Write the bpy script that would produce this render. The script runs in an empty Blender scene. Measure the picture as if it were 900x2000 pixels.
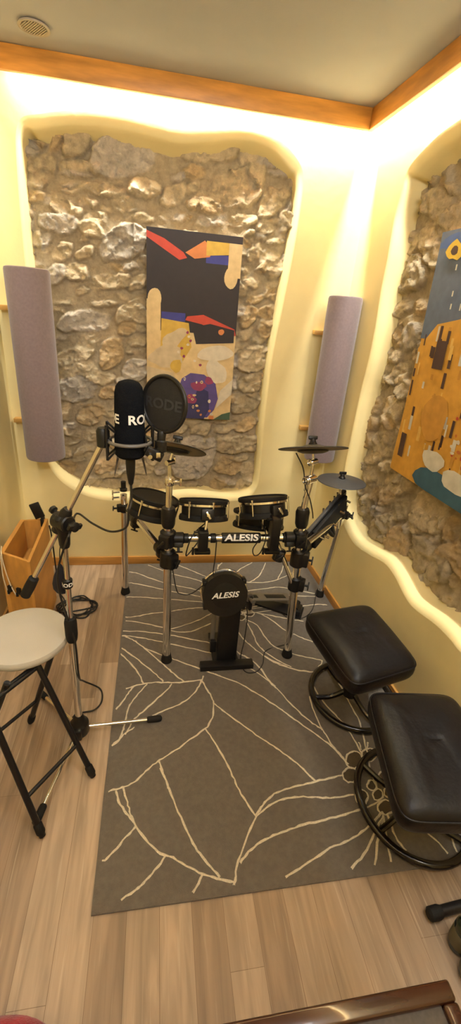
import bpy, bmesh, math, random, time
import numpy as np
from mathutils import Vector, Matrix, noise
random.seed(7); rng=np.random.RandomState(7)
sc=bpy.context.scene; C=sc.collection
V=Vector
CAM_LOC=(-1.06459,-2.57830,1.60000)
CAM_R=(0.985383,-0.151995,0.076928)
CAM_U=(-0.005019,0.425480,0.904954)
CAM_F=(0.170280,0.892112,-0.418497)
CAM_LENS=15.17730
SB=[[-1567,2307,33,-1,-5,-16],[-1614,2284,44,-1,-4,-14],[-1610,2248,21,-4,-10,-19],[-1529,2261,34,-1,-11,-39],[-1440,2272,59,7,-4,-59],[-1223,2251,155,11,-8,-88],[-1633,2138,74,-9,-30,-75],[-1450,2182,79,0,-6,-24],[-1456,2151,75,-3,-4,-14],[-1491,2110,36,1,-2,-10],[-1485,2083,52,-1,-3,-12],[-1342,2099,97,-17,-13,-31],[-1263,2142,29,1,-2,-12],[-1134,2125,65,-18,-25,-48],[-1655,2037,51,2,-6,-30],[-1589,2034,20,-8,-16,-23],[-1504,2036,30,-1,-2,-9],[-1475,1993,26,-14,-21,-26],[-1407,2036,50,-11,-10,-21],[-1317,2016,33,-12,-8,-14],[-1377,1978,58,-1,-6,-28],[-1683,1964,17,-12,-17,-18],[-1549,1939,79,-21,-22,-43],[-1144,2001,55,-3,-5,-22],[-1672,1846,37,4,-6,-53],[-1624,1850,20,-1,-12,-42],[-1542,1820,44,-7,-18,-50],[-1439,1875,25,0,-2,-10],[-1432,1815,47,4,-2,-31],[-1241,1879,113,2,-10,-82],[-1625,1820,17,-8,-14,-21],[-1481,1725,52,-13,-19,-43],[-1585,1708,47,4,-4,-48],[-1317,1699,112,4,-4,-41],[-1456,1643,30,-1,-7,-31],[-1164,1704,50,8,3,-33],[-1535,1579,75,3,-2,-15],[-1339,1590,72,3,-2,-19],[-1156,1609,64,-3,-4,-26],[-871,2273,72,-4,-3,-15],[-755,2319,96,7,0,-40],[-616,2324,44,2,-1,-46],[-511,2311,71,-2,-4,-34],[-453,2265,63,0,-1,-17],[-887,2216,64,-2,-6,-34],[-963,2192,45,5,0,-19],[-656,2189,129,0,-9,-98],[-989,2114,60,2,-4,-50],[-829,2085,88,-10,-9,-35],[-475,2130,71,18,19,-54],[-399,2193,38,-7,-11,-35],[-959,2024,33,1,-1,-18],[-783,2022,91,15,3,-24],[-614,2043,74,4,1,-33],[-903,2030,24,2,1,-16],[-492,2018,55,-1,-2,-29],[-466,2054,65,2,0,-12],[-517,1974,30,1,0,-17],[-435,1965,51,-1,-1,-19],[-546,1907,40,4,4,-39],[-599,1987,54,-3,-2,-19],[-487,1834,36,3,3,-24],[-407,1868,21,2,4,-35],[-589,1821,23,2,2,-24],[-383,2115,20,-1,-3,-36],[-889,2156,41,10,7,-26],[-1458,1491,133,3,-7,-58],[-1225,1543,61,5,-1,-51],[-1144,1488,31,2,0,-29],[-1226,1482,47,-4,-9,-42],[-1577,1403,43,1,-2,-15],[-1470,1351,44,-13,-32,-75],[-1406,1411,27,-3,-5,-20],[-1317,1338,68,7,0,-82],[-1165,1415,52,-3,-5,-30],[-1184,1356,53,2,-1,-15],[-1568,1302,57,-1,-8,-51],[-1182,1263,61,-18,-24,-64],[-1482,1266,23,-12,-10,-15],[-1375,1200,75,-6,-7,-39],[-1526,1131,104,-10,-16,-76],[-1336,1120,60,-8,-9,-44],[-1262,1195,30,-9,-9,-24],[-1450,981,67,-23,-28,-69],[-1600,990,32,1,-4,-56],[-1577,908,42,-6,-5,-23],[-1333,1002,44,2,-1,-34],[-1576,831,59,2,-3,-39],[-1450,851,51,-8,-8,-35],[-1508,738,68,2,-3,-53],[-1376,667,77,2,-2,-50],[-1604,653,51,-20,-21,-51],[-1482,547,78,1,-3,-48],[-1350,532,79,1,-1,-39],[-1348,609,78,-3,-3,-30],[-1143,648,64,1,0,-47],[-1160,552,88,-3,-2,-35],[-1087,725,39,1,0,-50],[-429,1759,42,10,9,-26],[-584,1733,19,0,0,-27],[-524,1682,63,10,5,-24],[-432,1718,40,3,3,-28],[-547,1588,52,-4,-6,-61],[-437,1618,53,4,5,-39],[-439,1531,45,7,11,-51],[-558,1492,45,0,0,-33],[-469,1461,49,6,3,-19],[-487,1360,97,1,3,-75],[-607,1337,29,2,4,-47],[-494,1216,77,4,6,-57],[-596,1211,21,1,3,-41],[-517,1091,92,0,2,-60],[-440,1111,35,2,3,-25],[-657,986,87,8,3,-22],[-635,930,62,-3,0,-31],[-500,962,73,16,11,-39],[-556,834,160,-3,2,-60],[-792,924,61,-3,-2,-40],[-912,924,43,2,1,-35],[-762,854,43,-10,-8,-39],[-818,734,124,-19,-19,-154],[-511,733,55,2,2,-24],[-589,674,93,-11,-3,-52],[-457,649,54,11,15,-58],[-485,550,62,1,5,-60],[-655,557,56,-4,-1,-44],[-837,534,73,1,1,-29],[-603,740,50,1,2,-23]]
SR=[[318,2122,81,-23,-7,-60],[510,2089,77,11,73,-56],[529,2194,49,-2,50,-50],[430,2189,27,7,24,-15],[337,1965,88,6,54,-48],[505,1961,68,10,51,-42],[397,1831,139,12,68,-71],[399,1680,96,10,24,-30],[551,1691,43,0,14,-31],[524,2019,107,-3,12,-15],[238,2039,47,-13,-10,-26],[496,1610,78,19,35,-29],[589,2131,29,0,36,-36],[267,1684,44,-3,3,-38],[279,1601,55,2,16,-36],[319,1482,66,6,14,-33],[264,1442,69,7,15,-34],[513,1571,94,15,49,-61],[440,1556,68,4,20,-46],[401,1400,63,8,17,-37],[513,1393,76,10,23,-51],[292,1266,70,12,15,-34],[304,1181,93,19,23,-52],[528,1216,89,10,8,-79],[436,1470,60,6,14,-31],[365,1326,76,12,15,-33],[587,1317,54,9,23,-50],[343,1091,86,21,19,-43],[532,1156,66,16,20,-44],[306,992,98,28,18,-40],[483,1033,85,25,20,-46],[262,896,76,24,16,-37],[451,937,89,29,13,-30],[536,993,60,19,11,-25],[625,948,86,12,-6,-37],[716,890,109,6,-27,-68],[613,781,111,23,-9,-56],[332,836,64,23,12,-27],[446,815,67,25,14,-31],[348,702,64,26,16,-37],[457,651,76,34,24,-54],[601,685,53,25,17,-38],[687,614,87,35,11,-92],[852,622,68,48,53,-61],[998,861,109,68,72,-89],[798,777,56,26,22,-50],[1057,969,55,24,18,-40],[1150,862,43,22,20,-45],[1032,758,76,9,-10,-36],[1185,760,54,15,-1,-52],[1159,667,58,37,27,-61],[1052,627,50,31,16,-36],[982,631,38,23,12,-26],[1258,672,32,22,15,-32],[1243,558,38,28,12,-27],[1091,569,54,36,14,-32],[886,717,41,21,14,-30],[1316,543,19,15,9,-19],[488,533,51,26,12,-27],[993,542,33,21,10,-22]]
RUG=[[[-1154,-9],[-1021,-106],[-962,-149],[-824,-214],[-734,-276]],[[-958,-7],[-789,-148],[-698,-226]],[[-1235,-119],[-1183,-135],[-1109,-190],[-1015,-249],[-966,-273],[-846,-321],[-771,-361],[-718,-393]],[[-1228,-247],[-1200,-251],[-1016,-324],[-968,-346],[-851,-387],[-777,-420],[-711,-457]],[[-1236,-392],[-1153,-398],[-1018,-420],[-781,-465],[-713,-474]],[[-1240,-581],[-1178,-579],[-1084,-556],[-974,-542],[-887,-525],[-779,-515],[-717,-502]],[[-1238,-610],[-1176,-621],[-1083,-655],[-997,-693],[-972,-693],[-843,-640],[-774,-596],[-716,-556]],[[-997,-702],[-936,-722],[-874,-722],[-783,-678],[-727,-642]],[[-1235,-697],[-1142,-705],[-1022,-733],[-980,-745],[-879,-782],[-796,-810],[-739,-839]],[[-1236,-731],[-1171,-746],[-1099,-768],[-1023,-797],[-982,-813],[-849,-865],[-753,-906],[-705,-936]],[[-1236,-731],[-1200,-753],[-1157,-790],[-1115,-839],[-1025,-952],[-987,-1003],[-931,-1071]],[[-1115,-835],[-1029,-892],[-974,-921],[-849,-995],[-755,-1050]],[[-1238,-820],[-1217,-840],[-1146,-916],[-1058,-1019],[-1026,-1063]],[[-1235,-867],[-1220,-883],[-1178,-940],[-1138,-1013],[-1118,-1066]],[[-1196,-1089],[-1130,-1071],[-1063,-1064],[-1005,-1070],[-931,-1073],[-844,-1064]],[[-665,-200],[-626,-20],[-597,-10]],[[-1230,-1202],[-1206,-1161],[-1184,-1120],[-1164,-1083]],[[-1232,-1375],[-1212,-1361],[-1202,-1341],[-1193,-1303],[-1187,-1265],[-1179,-1198],[-1149,-1139],[-1100,-1072]],[[-1232,-1375],[-1189,-1329],[-1148,-1297]],[[-1183,-1330],[-1171,-1301],[-1147,-1255],[-1106,-1212],[-1051,-1155],[-999,-1099],[-985,-1074]],[[-1076,-1247],[-1021,-1223],[-958,-1198],[-905,-1159],[-869,-1113],[-848,-1072]],[[-837,-1042],[-848,-1072]],[[-845,-1073],[-824,-1130],[-809,-1175],[-807,-1211],[-816,-1267],[-840,-1314],[-854,-1330],[-908,-1366],[-968,-1408],[-1024,-1442],[-1052,-1457],[-1089,-1485],[-1120,-1515],[-1150,-1536],[-1189,-1548],[-1211,-1551],[-1228,-1555]],[[-1049,-1457],[-1031,-1508],[-1014,-1566]],[[-1201,-1556],[-1186,-1597],[-1160,-1637],[-1132,-1673]],[[-1177,-1549],[-1159,-1600],[-1145,-1641],[-1129,-1679]],[[-1129,-1684],[-1165,-1722],[-1200,-1759],[-1217,-1773],[-1226,-1773]],[[-1129,-1679],[-1083,-1738],[-1044,-1772],[-1017,-1783],[-965,-1817],[-914,-1845],[-873,-1861],[-821,-1876],[-825,-1888]],[[-1031,-1781],[-1045,-1801],[-1081,-1833],[-1111,-1858],[-1140,-1871],[-1166,-1886]],[[-1042,-1485],[-1012,-1570],[-974,-1671],[-939,-1755],[-905,-1808],[-862,-1859]],[[-916,-1846],[-931,-1866],[-949,-1889]],[[-803,-1209],[-734,-1287],[-647,-1379],[-576,-1448],[-511,-1521],[-459,-1597]],[[-854,-1331],[-817,-1414],[-778,-1525],[-757,-1599],[-729,-1669],[-713,-1697]],[[-778,-1035],[-671,-1102],[-582,-1185],[-506,-1267],[-442,-1344],[-365,-1433],[-332,-1483],[-305,-1545]],[[-613,-921],[-564,-984],[-520,-1098],[-456,-1234],[-405,-1325],[-355,-1385],[-342,-1451],[-319,-1507],[-307,-1548]],[[-516,-928],[-449,-987],[-374,-1038],[-291,-1059],[-227,-1055]],[[-355,-1204],[-361,-1289],[-355,-1385]],[[-314,-1152],[-305,-1223],[-276,-1301],[-254,-1348],[-243,-1396],[-232,-1478],[-230,-1523]],[[-182,-1125],[-181,-1209],[-176,-1277],[-175,-1350],[-189,-1434],[-206,-1503]],[[-710,-1694],[-767,-1770],[-805,-1837],[-822,-1884]],[[-714,-1692],[-673,-1653],[-616,-1621],[-530,-1606],[-443,-1595],[-343,-1584]],[[-710,-1694],[-645,-1661],[-572,-1645],[-494,-1652],[-426,-1662],[-333,-1661]],[[-794,-1828],[-739,-1789],[-651,-1759],[-552,-1741],[-432,-1729],[-325,-1713],[-244,-1694]],[[-658,-1884],[-590,-1859],[-487,-1822],[-394,-1800],[-309,-1764],[-252,-1730]],[[-439,-1884],[-380,-1853],[-313,-1793],[-254,-1744]],[[-358,-1886],[-305,-1806],[-254,-1744]],[[-297,-1884],[-285,-1833],[-254,-1744]],[[-231,-1859],[-245,-1813],[-237,-1741]],[[-91,-1883],[-110,-1836],[-162,-1762],[-192,-1695]],[[-56,-1883],[-42,-1793],[-74,-1754],[-162,-1679]],[[-218,-1537],[-231,-1611],[-234,-1652]],[[-220,-1455],[-225,-1491]],[[-181,-1459],[-197,-1487]],[[-239,-1532],[-251,-1549],[-270,-1560],[-289,-1563],[-303,-1557],[-311,-1543],[-308,-1525],[-296,-1507],[-277,-1495],[-258,-1492],[-242,-1499],[-235,-1513],[-239,-1532]],[[-172,-1517],[-183,-1530],[-199,-1539],[-216,-1541],[-229,-1536],[-236,-1525],[-234,-1511],[-223,-1497],[-207,-1488],[-190,-1486],[-176,-1491],[-170,-1502],[-172,-1517]],[[-283,-1590],[-293,-1604],[-309,-1613],[-326,-1615],[-340,-1610],[-347,-1598],[-345,-1584],[-335,-1570],[-319,-1561],[-302,-1559],[-288,-1564],[-281,-1576],[-283,-1590]],[[-283,-1676],[-293,-1688],[-305,-1696],[-319,-1698],[-329,-1694],[-333,-1684],[-331,-1671],[-322,-1658],[-309,-1649],[-296,-1647],[-285,-1652],[-281,-1662],[-283,-1676]],[[-221,-1673],[-229,-1682],[-240,-1689],[-251,-1691],[-260,-1687],[-263,-1679],[-261,-1668],[-254,-1658],[-242,-1652],[-231,-1650],[-222,-1654],[-219,-1662],[-221,-1673]],[[-203,-1720],[-214,-1732],[-229,-1739],[-245,-1741],[-258,-1736],[-264,-1726],[-262,-1714],[-252,-1702],[-237,-1694],[-220,-1692],[-207,-1697],[-201,-1707],[-203,-1720]],[[-157,-1614],[-167,-1626],[-181,-1634],[-196,-1636],[-207,-1631],[-212,-1621],[-209,-1608],[-200,-1596],[-185,-1588],[-170,-1586],[-159,-1591],[-154,-1601],[-157,-1614]],[[-162,-1669],[-171,-1679],[-185,-1685],[-198,-1687],[-210,-1683],[-215,-1674],[-213,-1664],[-205,-1654],[-191,-1647],[-177,-1646],[-166,-1650],[-160,-1658],[-162,-1669]],[[-229,-1637],[-236,-1646],[-246,-1653],[-256,-1654],[-264,-1651],[-268,-1643],[-266,-1633],[-259,-1624],[-249,-1617],[-238,-1616],[-230,-1619],[-227,-1627],[-229,-1637]],[[-648,-93],[-622,-43],[-587,-12]],[[-558,-180],[-480,-98],[-372,-12]],[[-500,-265],[-452,-263],[-381,-199],[-332,-112],[-287,-15]],[[-547,-259],[-500,-265],[-368,-275],[-264,-246],[-157,-181],[-93,-138]],[[-265,-249],[-210,-152],[-152,-14]],[[-582,-420],[-491,-365],[-385,-346],[-286,-330],[-214,-349],[-151,-377],[-52,-412]],[[-308,-415],[-168,-432],[-45,-446]],[[-343,-553],[-250,-540],[-162,-532],[-82,-524],[-19,-530]],[[-565,-574],[-516,-543],[-449,-513]],[[-566,-581],[-490,-545],[-400,-532]],[[-565,-574],[-488,-576],[-422,-628],[-344,-750],[-304,-782],[-258,-820],[-218,-847]],[[-567,-587],[-476,-579],[-382,-568],[-334,-587]],[[-473,-586],[-330,-637],[-217,-676]],[[-552,-640],[-496,-693],[-471,-800],[-440,-868],[-401,-898],[-362,-926],[-294,-957],[-216,-988],[-250,-1030]],[[-554,-652],[-535,-762],[-527,-841],[-496,-907],[-437,-977],[-389,-1019]],[[-648,-621],[-627,-697],[-602,-780],[-562,-860],[-515,-926],[-456,-990],[-379,-1034],[-297,-1059]],[[-685,-862],[-654,-885],[-620,-923],[-576,-966],[-544,-1022],[-525,-1096],[-502,-1146]],[[-700,-913],[-662,-955],[-576,-1038],[-499,-1133]],[[-550,-621],[-556,-634],[-569,-644],[-584,-647],[-597,-642],[-606,-631],[-608,-617],[-602,-604],[-589,-594],[-574,-591],[-560,-596],[-551,-606],[-550,-621]],[[-493,-589],[-500,-603],[-512,-613],[-526,-616],[-539,-611],[-547,-600],[-547,-586],[-541,-572],[-529,-562],[-515,-558],[-502,-563],[-494,-574],[-493,-589]],[[-521,-557],[-526,-568],[-536,-577],[-549,-579],[-560,-575],[-567,-566],[-568,-554],[-563,-542],[-553,-534],[-540,-531],[-529,-535],[-521,-545],[-521,-557]],[[-580,-587],[-585,-599],[-596,-608],[-609,-611],[-621,-607],[-629,-597],[-630,-584],[-625,-571],[-614,-562],[-601,-559],[-589,-563],[-581,-573],[-580,-587]],[[-600,-631],[-605,-643],[-616,-651],[-629,-654],[-640,-650],[-648,-640],[-649,-628],[-644,-615],[-634,-607],[-621,-604],[-609,-608],[-601,-618],[-600,-631]],[[-609,-572],[-614,-583],[-624,-592],[-636,-594],[-647,-590],[-654,-581],[-656,-569],[-651,-558],[-641,-550],[-629,-547],[-617,-551],[-610,-560],[-609,-572]]]
NB=[[-1674,2286],[-1574,2330],[-1420,2362],[-1243,2372],[-1083,2359],[-967,2351],[-848,2369],[-705,2395],[-606,2399],[-516,2381],[-449,2350],[-381,2298],[-349,2241],[-342,2125],[-353,1897],[-376,1648],[-402,1377],[-407,1018],[-400,685],[-414,559],[-477,489],[-613,469],[-817,492],[-1079,468],[-1302,462],[-1457,485],[-1575,542],[-1658,624],[-1705,735],[-1712,900],[-1715,1300],[-1708,1700],[-1700,2100]]
NR=[[684,2306],[539,2289],[382,2235],[353,2162],[336,2054],[345,1900],[344,1770],[360,1586],[360,1440],[343,1282],[337,1086],[336,815],[366,633],[444,536],[601,486],[771,511],[913,546],[1012,537],[1163,488],[1336,516],[1431,520],[1494,513],[1800,520],[1950,560],[2050,700],[2080,1200],[2060,1900],[1980,2230],[1800,2310],[1300,2290],[1000,2330]]

TH=math.atan(0.042)
RDIR=V((math.sin(TH),-math.cos(TH),0)); ROUT=V((math.cos(TH),math.sin(TH),0))
WL=-1.86; YF=-3.45; ZC=2.522; ZB=2.436
# ------------------------------------------------------------------ materials
def mat(name,col,rough=.5,metal=0.,var=0.,vscale=8.,bump=0.,bscale=60.,stretch=(1,1,1),coat=0.,detail=4,alpha=1.,sheen=0.,trans=0.,spec=None):
    m=bpy.data.materials.new(name); m.use_nodes=True; nt=m.node_tree; b=nt.nodes['Principled BSDF']
    b.inputs['Roughness'].default_value=rough; b.inputs['Metallic'].default_value=metal
    b.inputs['Base Color'].default_value=(*col,1); b.inputs['Coat Weight'].default_value=coat
    b.inputs['Alpha'].default_value=alpha; b.inputs['Transmission Weight'].default_value=trans
    if sheen: b.inputs['Sheen Weight'].default_value=sheen
    if spec is not None: b.inputs['Specular IOR Level'].default_value=spec
    if var or bump:
        tc=nt.nodes.new('ShaderNodeTexCoord'); mp=nt.nodes.new('ShaderNodeMapping'); mp.inputs['Scale'].default_value=stretch
        nt.links.new(tc.outputs['Object'],mp.inputs['Vector'])
    if var:
        n=nt.nodes.new('ShaderNodeTexNoise'); n.inputs['Scale'].default_value=vscale; n.inputs['Detail'].default_value=detail
        nt.links.new(mp.outputs[0],n.inputs['Vector'])
        r=nt.nodes.new('ShaderNodeValToRGB'); r.color_ramp.elements[0].position=.3; r.color_ramp.elements[1].position=.7
        r.color_ramp.elements[0].color=(*[c*(1-var) for c in col],1); r.color_ramp.elements[1].color=(*[min(1,c*(1+var)) for c in col],1)
        nt.links.new(n.outputs['Fac'],r.inputs[0]); nt.links.new(r.outputs[0],b.inputs['Base Color'])
    if bump:
        n2=nt.nodes.new('ShaderNodeTexNoise'); n2.inputs['Scale'].default_value=bscale; n2.inputs['Detail'].default_value=3
        nt.links.new(mp.outputs[0],n2.inputs['Vector'])
        bp=nt.nodes.new('ShaderNodeBump'); bp.inputs['Strength'].default_value=bump; bp.inputs['Distance'].default_value=.004
        nt.links.new(n2.outputs['Fac'],bp.inputs['Height']); nt.links.new(bp.outputs[0],b.inputs['Normal'])
    return m
M={}
M['plaster']=mat('yellow_plaster',(.80,.675,.35),.75,var=.07,vscale=3,bump=.25,bscale=25)
M['ceil']=mat('ceiling_paint',(.43,.44,.49),.9,var=.03,vscale=4,bump=.1,bscale=200)
M['pine']=mat('honey_pine',(.56,.25,.045),.42,var=.28,vscale=5,bump=.1,bscale=40,stretch=(1,6,6))
M['pine_y']=mat('honey_pine_side',(.56,.25,.045),.42,var=.28,vscale=5,bump=.1,bscale=40,stretch=(6,1,6))
M['base']=mat('baseboard_wood',(.50,.25,.06),.4,var=.15,vscale=6,stretch=(1,1,8))
M['crate']=mat('crate_wood',(.55,.27,.06),.5,var=.18,vscale=5,stretch=(6,1,2))
M['bar']=mat('bracket_wood',(.52,.28,.07),.5,var=.15,vscale=8)
M['felt']=mat('lilac_felt',(.195,.148,.160),.95,var=.08,vscale=90,bump=.35,bscale=400,sheen=.3)
M['rug']=mat('rug_pile',(.135,.114,.094),.97,var=.13,vscale=60,bump=.6,bscale=350,sheen=.2)
M['rugline']=mat('rug_cream_yarn',(.68,.60,.45),.95,var=.15,vscale=200,bump=.4,bscale=500)
M['rugcore']=mat('rug_brown_spots',(.085,.062,.036),.97,var=.1,vscale=60,bump=.6,bscale=350)
M['chrome']=mat('chrome_tube',(.88,.86,.83),.14,1.)
M['black']=mat('black_plastic',(.008,.0075,.0075),.40,var=.2,vscale=40,spec=.35)
M['rubber']=mat('black_rubber',(.009,.0085,.0085),.7,bump=.2,bscale=150,spec=.3)
M['blacksteel']=mat('black_painted_steel',(.008,.0075,.009),.38,spec=.35)
M['leather']=mat('black_leather',(.0058,.0045,.0052),.40,var=.2,vscale=12,bump=.18,bscale=90,spec=.26)
M['wood_lacquer']=mat('dark_lacquered_wood',(.010,.006,.005),.2,var=.25,vscale=6,coat=.25)
M['foam']=mat('black_foam',(.006,.007,.010),1.,bump=.7,bscale=450,spec=.1)
M['mesh']=mat('drum_mesh_head',(.028,.026,.026),.75,bump=.4,bscale=700)
M['cym']=mat('cymbal_rubber',(.035,.033,.034),.55,bump=.15,bscale=300)
M['cymunder']=mat('cymbal_underside',(.16,.13,.10),.6)
M['white']=mat('white_print',(.80,.78,.74),.5)
M['greyprint']=mat('grey_print',(.022,.022,.026),.8)
M['seat']=mat('stool_plastic',(.46,.43,.37),.5,var=.04,vscale=6,bump=.12,bscale=300)
M['table']=mat('brown_table_frame',(.048,.016,.009),.22,var=.3,vscale=5,coat=.5,stretch=(1,6,6))
M['tabletop']=mat('grey_table_panel',(.060,.050,.045),.5,var=.2,vscale=120)
M['bottle']=mat('dark_green_glass',(.012,.022,.012),.12,coat=.4)
M['bottlelab']=mat('olive_bottle_label',(.11,.10,.06),.5,var=.2,vscale=20)
M['red']=mat('red_fabric',(.30,.012,.030),.9,var=.5,vscale=14,bump=.5,bscale=200,sheen=.3)
M['navy']=mat('dark_navy_cloth',(.008,.008,.018),.7,var=.3,vscale=30)
M['cable']=mat('black_cable',(.010,.009,.009),.5)
M['whitecable']=mat('white_cable',(.70,.60,.42),.5)
M['vent']=mat('vent_plastic',(.42,.36,.28),.6)
M['ventdark']=mat('vent_gap',(.09,.065,.035),.8)
M['popmesh']=mat('pop_filter_mesh',(.009,.008,.008),.8,bump=.6,bscale=900,alpha=.93)
M['ring']=mat('grey_ring',(.13,.12,.11),.4)
M['pedal']=mat('pedal_grey',(.20,.18,.16),.45,metal=.4)
M['strap']=mat('woven_strap',(.07,.055,.045),.8,var=.6,vscale=60)
def stone_mat():
    m=bpy.data.materials.new('rubble_stone'); m.use_nodes=True; nt=m.node_tree; b=nt.nodes['Principled BSDF']; b.inputs['Roughness'].default_value=.9
    a=nt.nodes.new('ShaderNodeVertexColor'); a.layer_name='Col'
    tc=nt.nodes.new('ShaderNodeTexCoord')
    n=nt.nodes.new('ShaderNodeTexNoise'); n.inputs['Scale'].default_value=28; n.inputs['Detail'].default_value=8; n.inputs['Roughness'].default_value=.65
    nt.links.new(tc.outputs['Object'],n.inputs['Vector'])
    mr=nt.nodes.new('ShaderNodeMapRange'); mr.inputs['From Min'].default_value=.3; mr.inputs['From Max'].default_value=.7; mr.inputs['To Min'].default_value=.72; mr.inputs['To Max'].default_value=1.2
    nt.links.new(n.outputs['Fac'],mr.inputs[0])
    mx=nt.nodes.new('ShaderNodeMix'); mx.data_type='RGBA'; mx.blend_type='MULTIPLY'; mx.inputs['Factor'].default_value=1
    nt.links.new(a.outputs['Color'],mx.inputs['A']); nt.links.new(mr.outputs[0],mx.inputs['B']); nt.links.new(mx.outputs['Result'],b.inputs['Base Color'])
    n2=nt.nodes.new('ShaderNodeTexNoise'); n2.inputs['Scale'].default_value=70; n2.inputs['Detail'].default_value=9; n2.inputs['Roughness'].default_value=.7
    nt.links.new(tc.outputs['Object'],n2.inputs['Vector'])
    bp=nt.nodes.new('ShaderNodeBump'); bp.inputs['Strength'].default_value=.75; bp.inputs['Distance'].default_value=.016
    nt.links.new(n2.outputs['Fac'],bp.inputs['Height']); nt.links.new(bp.outputs[0],b.inputs['Normal'])
    return m
M['stone']=stone_mat()
def floor_mat():
    m=bpy.data.materials.new('oak_laminate'); m.use_nodes=True; nt=m.node_tree; b=nt.nodes['Principled BSDF']; b.inputs['Roughness'].default_value=.42
    tc=nt.nodes.new('ShaderNodeTexCoord'); mp=nt.nodes.new('ShaderNodeMapping'); mp.inputs['Rotation'].default_value=(0,0,math.pi/2)
    mp.inputs['Location'].default_value=(.37,.02,0)
    nt.links.new(tc.outputs['Object'],mp.inputs['Vector'])
    br=nt.nodes.new('ShaderNodeTexBrick'); br.offset=.43; br.offset_frequency=3; br.squash=1.35; br.squash_frequency=2; br.inputs['Scale'].default_value=1; br.inputs['Mortar Size'].default_value=.0007
    br.inputs['Brick Width'].default_value=.95; br.inputs['Row Height'].default_value=.0935; br.inputs['Bias'].default_value=-.1
    br.inputs['Color1'].default_value=(.43,.315,.212,1); br.inputs['Color2'].default_value=(.25,.165,.10,1); br.inputs['Mortar'].default_value=(.20,.125,.07,1)
    nt.links.new(mp.outputs[0],br.inputs['Vector'])
    m2=nt.nodes.new('ShaderNodeMapping'); m2.inputs['Scale'].default_value=(13,1.1,1); nt.links.new(tc.outputs['Object'],m2.inputs['Vector'])
    n=nt.nodes.new('ShaderNodeTexNoise'); n.inputs['Scale'].default_value=2.2; n.inputs['Detail'].default_value=6; n.inputs['Distortion'].default_value=.9
    nt.links.new(m2.outputs[0],n.inputs['Vector'])
    mr=nt.nodes.new('ShaderNodeMapRange'); mr.inputs['From Min'].default_value=.32; mr.inputs['From Max'].default_value=.68; mr.inputs['To Min'].default_value=.70; mr.inputs['To Max'].default_value=1.18
    nt.links.new(n.outputs['Fac'],mr.inputs[0])
    mx=nt.nodes.new('ShaderNodeMix'); mx.data_type='RGBA'; mx.blend_type='MULTIPLY'; mx.inputs['Factor'].default_value=1
    nt.links.new(br.outputs['Color'],mx.inputs['A']); nt.links.new(mr.outputs[0],mx.inputs['B'])
    m3=nt.nodes.new('ShaderNodeMapping'); m3.inputs['Scale'].default_value=(45,1.6,1); nt.links.new(tc.outputs['Object'],m3.inputs['Vector'])
    n3=nt.nodes.new('ShaderNodeTexNoise'); n3.inputs['Scale'].default_value=3; n3.inputs['Detail'].default_value=2; nt.links.new(m3.outputs[0],n3.inputs['Vector'])
    r3=nt.nodes.new('ShaderNodeMapRange'); r3.inputs['From Min'].default_value=.60; r3.inputs['From Max'].default_value=.74; r3.inputs['To Min'].default_value=0; r3.inputs['To Max'].default_value=.33
    nt.links.new(n3.outputs['Fac'],r3.inputs[0])
    mx2=nt.nodes.new('ShaderNodeMix'); mx2.data_type='RGBA'; mx2.inputs['B'].default_value=(.64,.51,.37,1)
    nt.links.new(r3.outputs[0],mx2.inputs['Factor']); nt.links.new(mx.outputs['Result'],mx2.inputs['A'])
    nt.links.new(mx2.outputs['Result'],b.inputs['Base Color'])
    bp=nt.nodes.new('ShaderNodeBump'); bp.inputs['Strength'].default_value=.12; bp.inputs['Distance'].default_value=.002
    nt.links.new(n.outputs['Fac'],bp.inputs['Height']); nt.links.new(bp.outputs[0],b.inputs['Normal'])
    return m
M['floor']=floor_mat()
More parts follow.
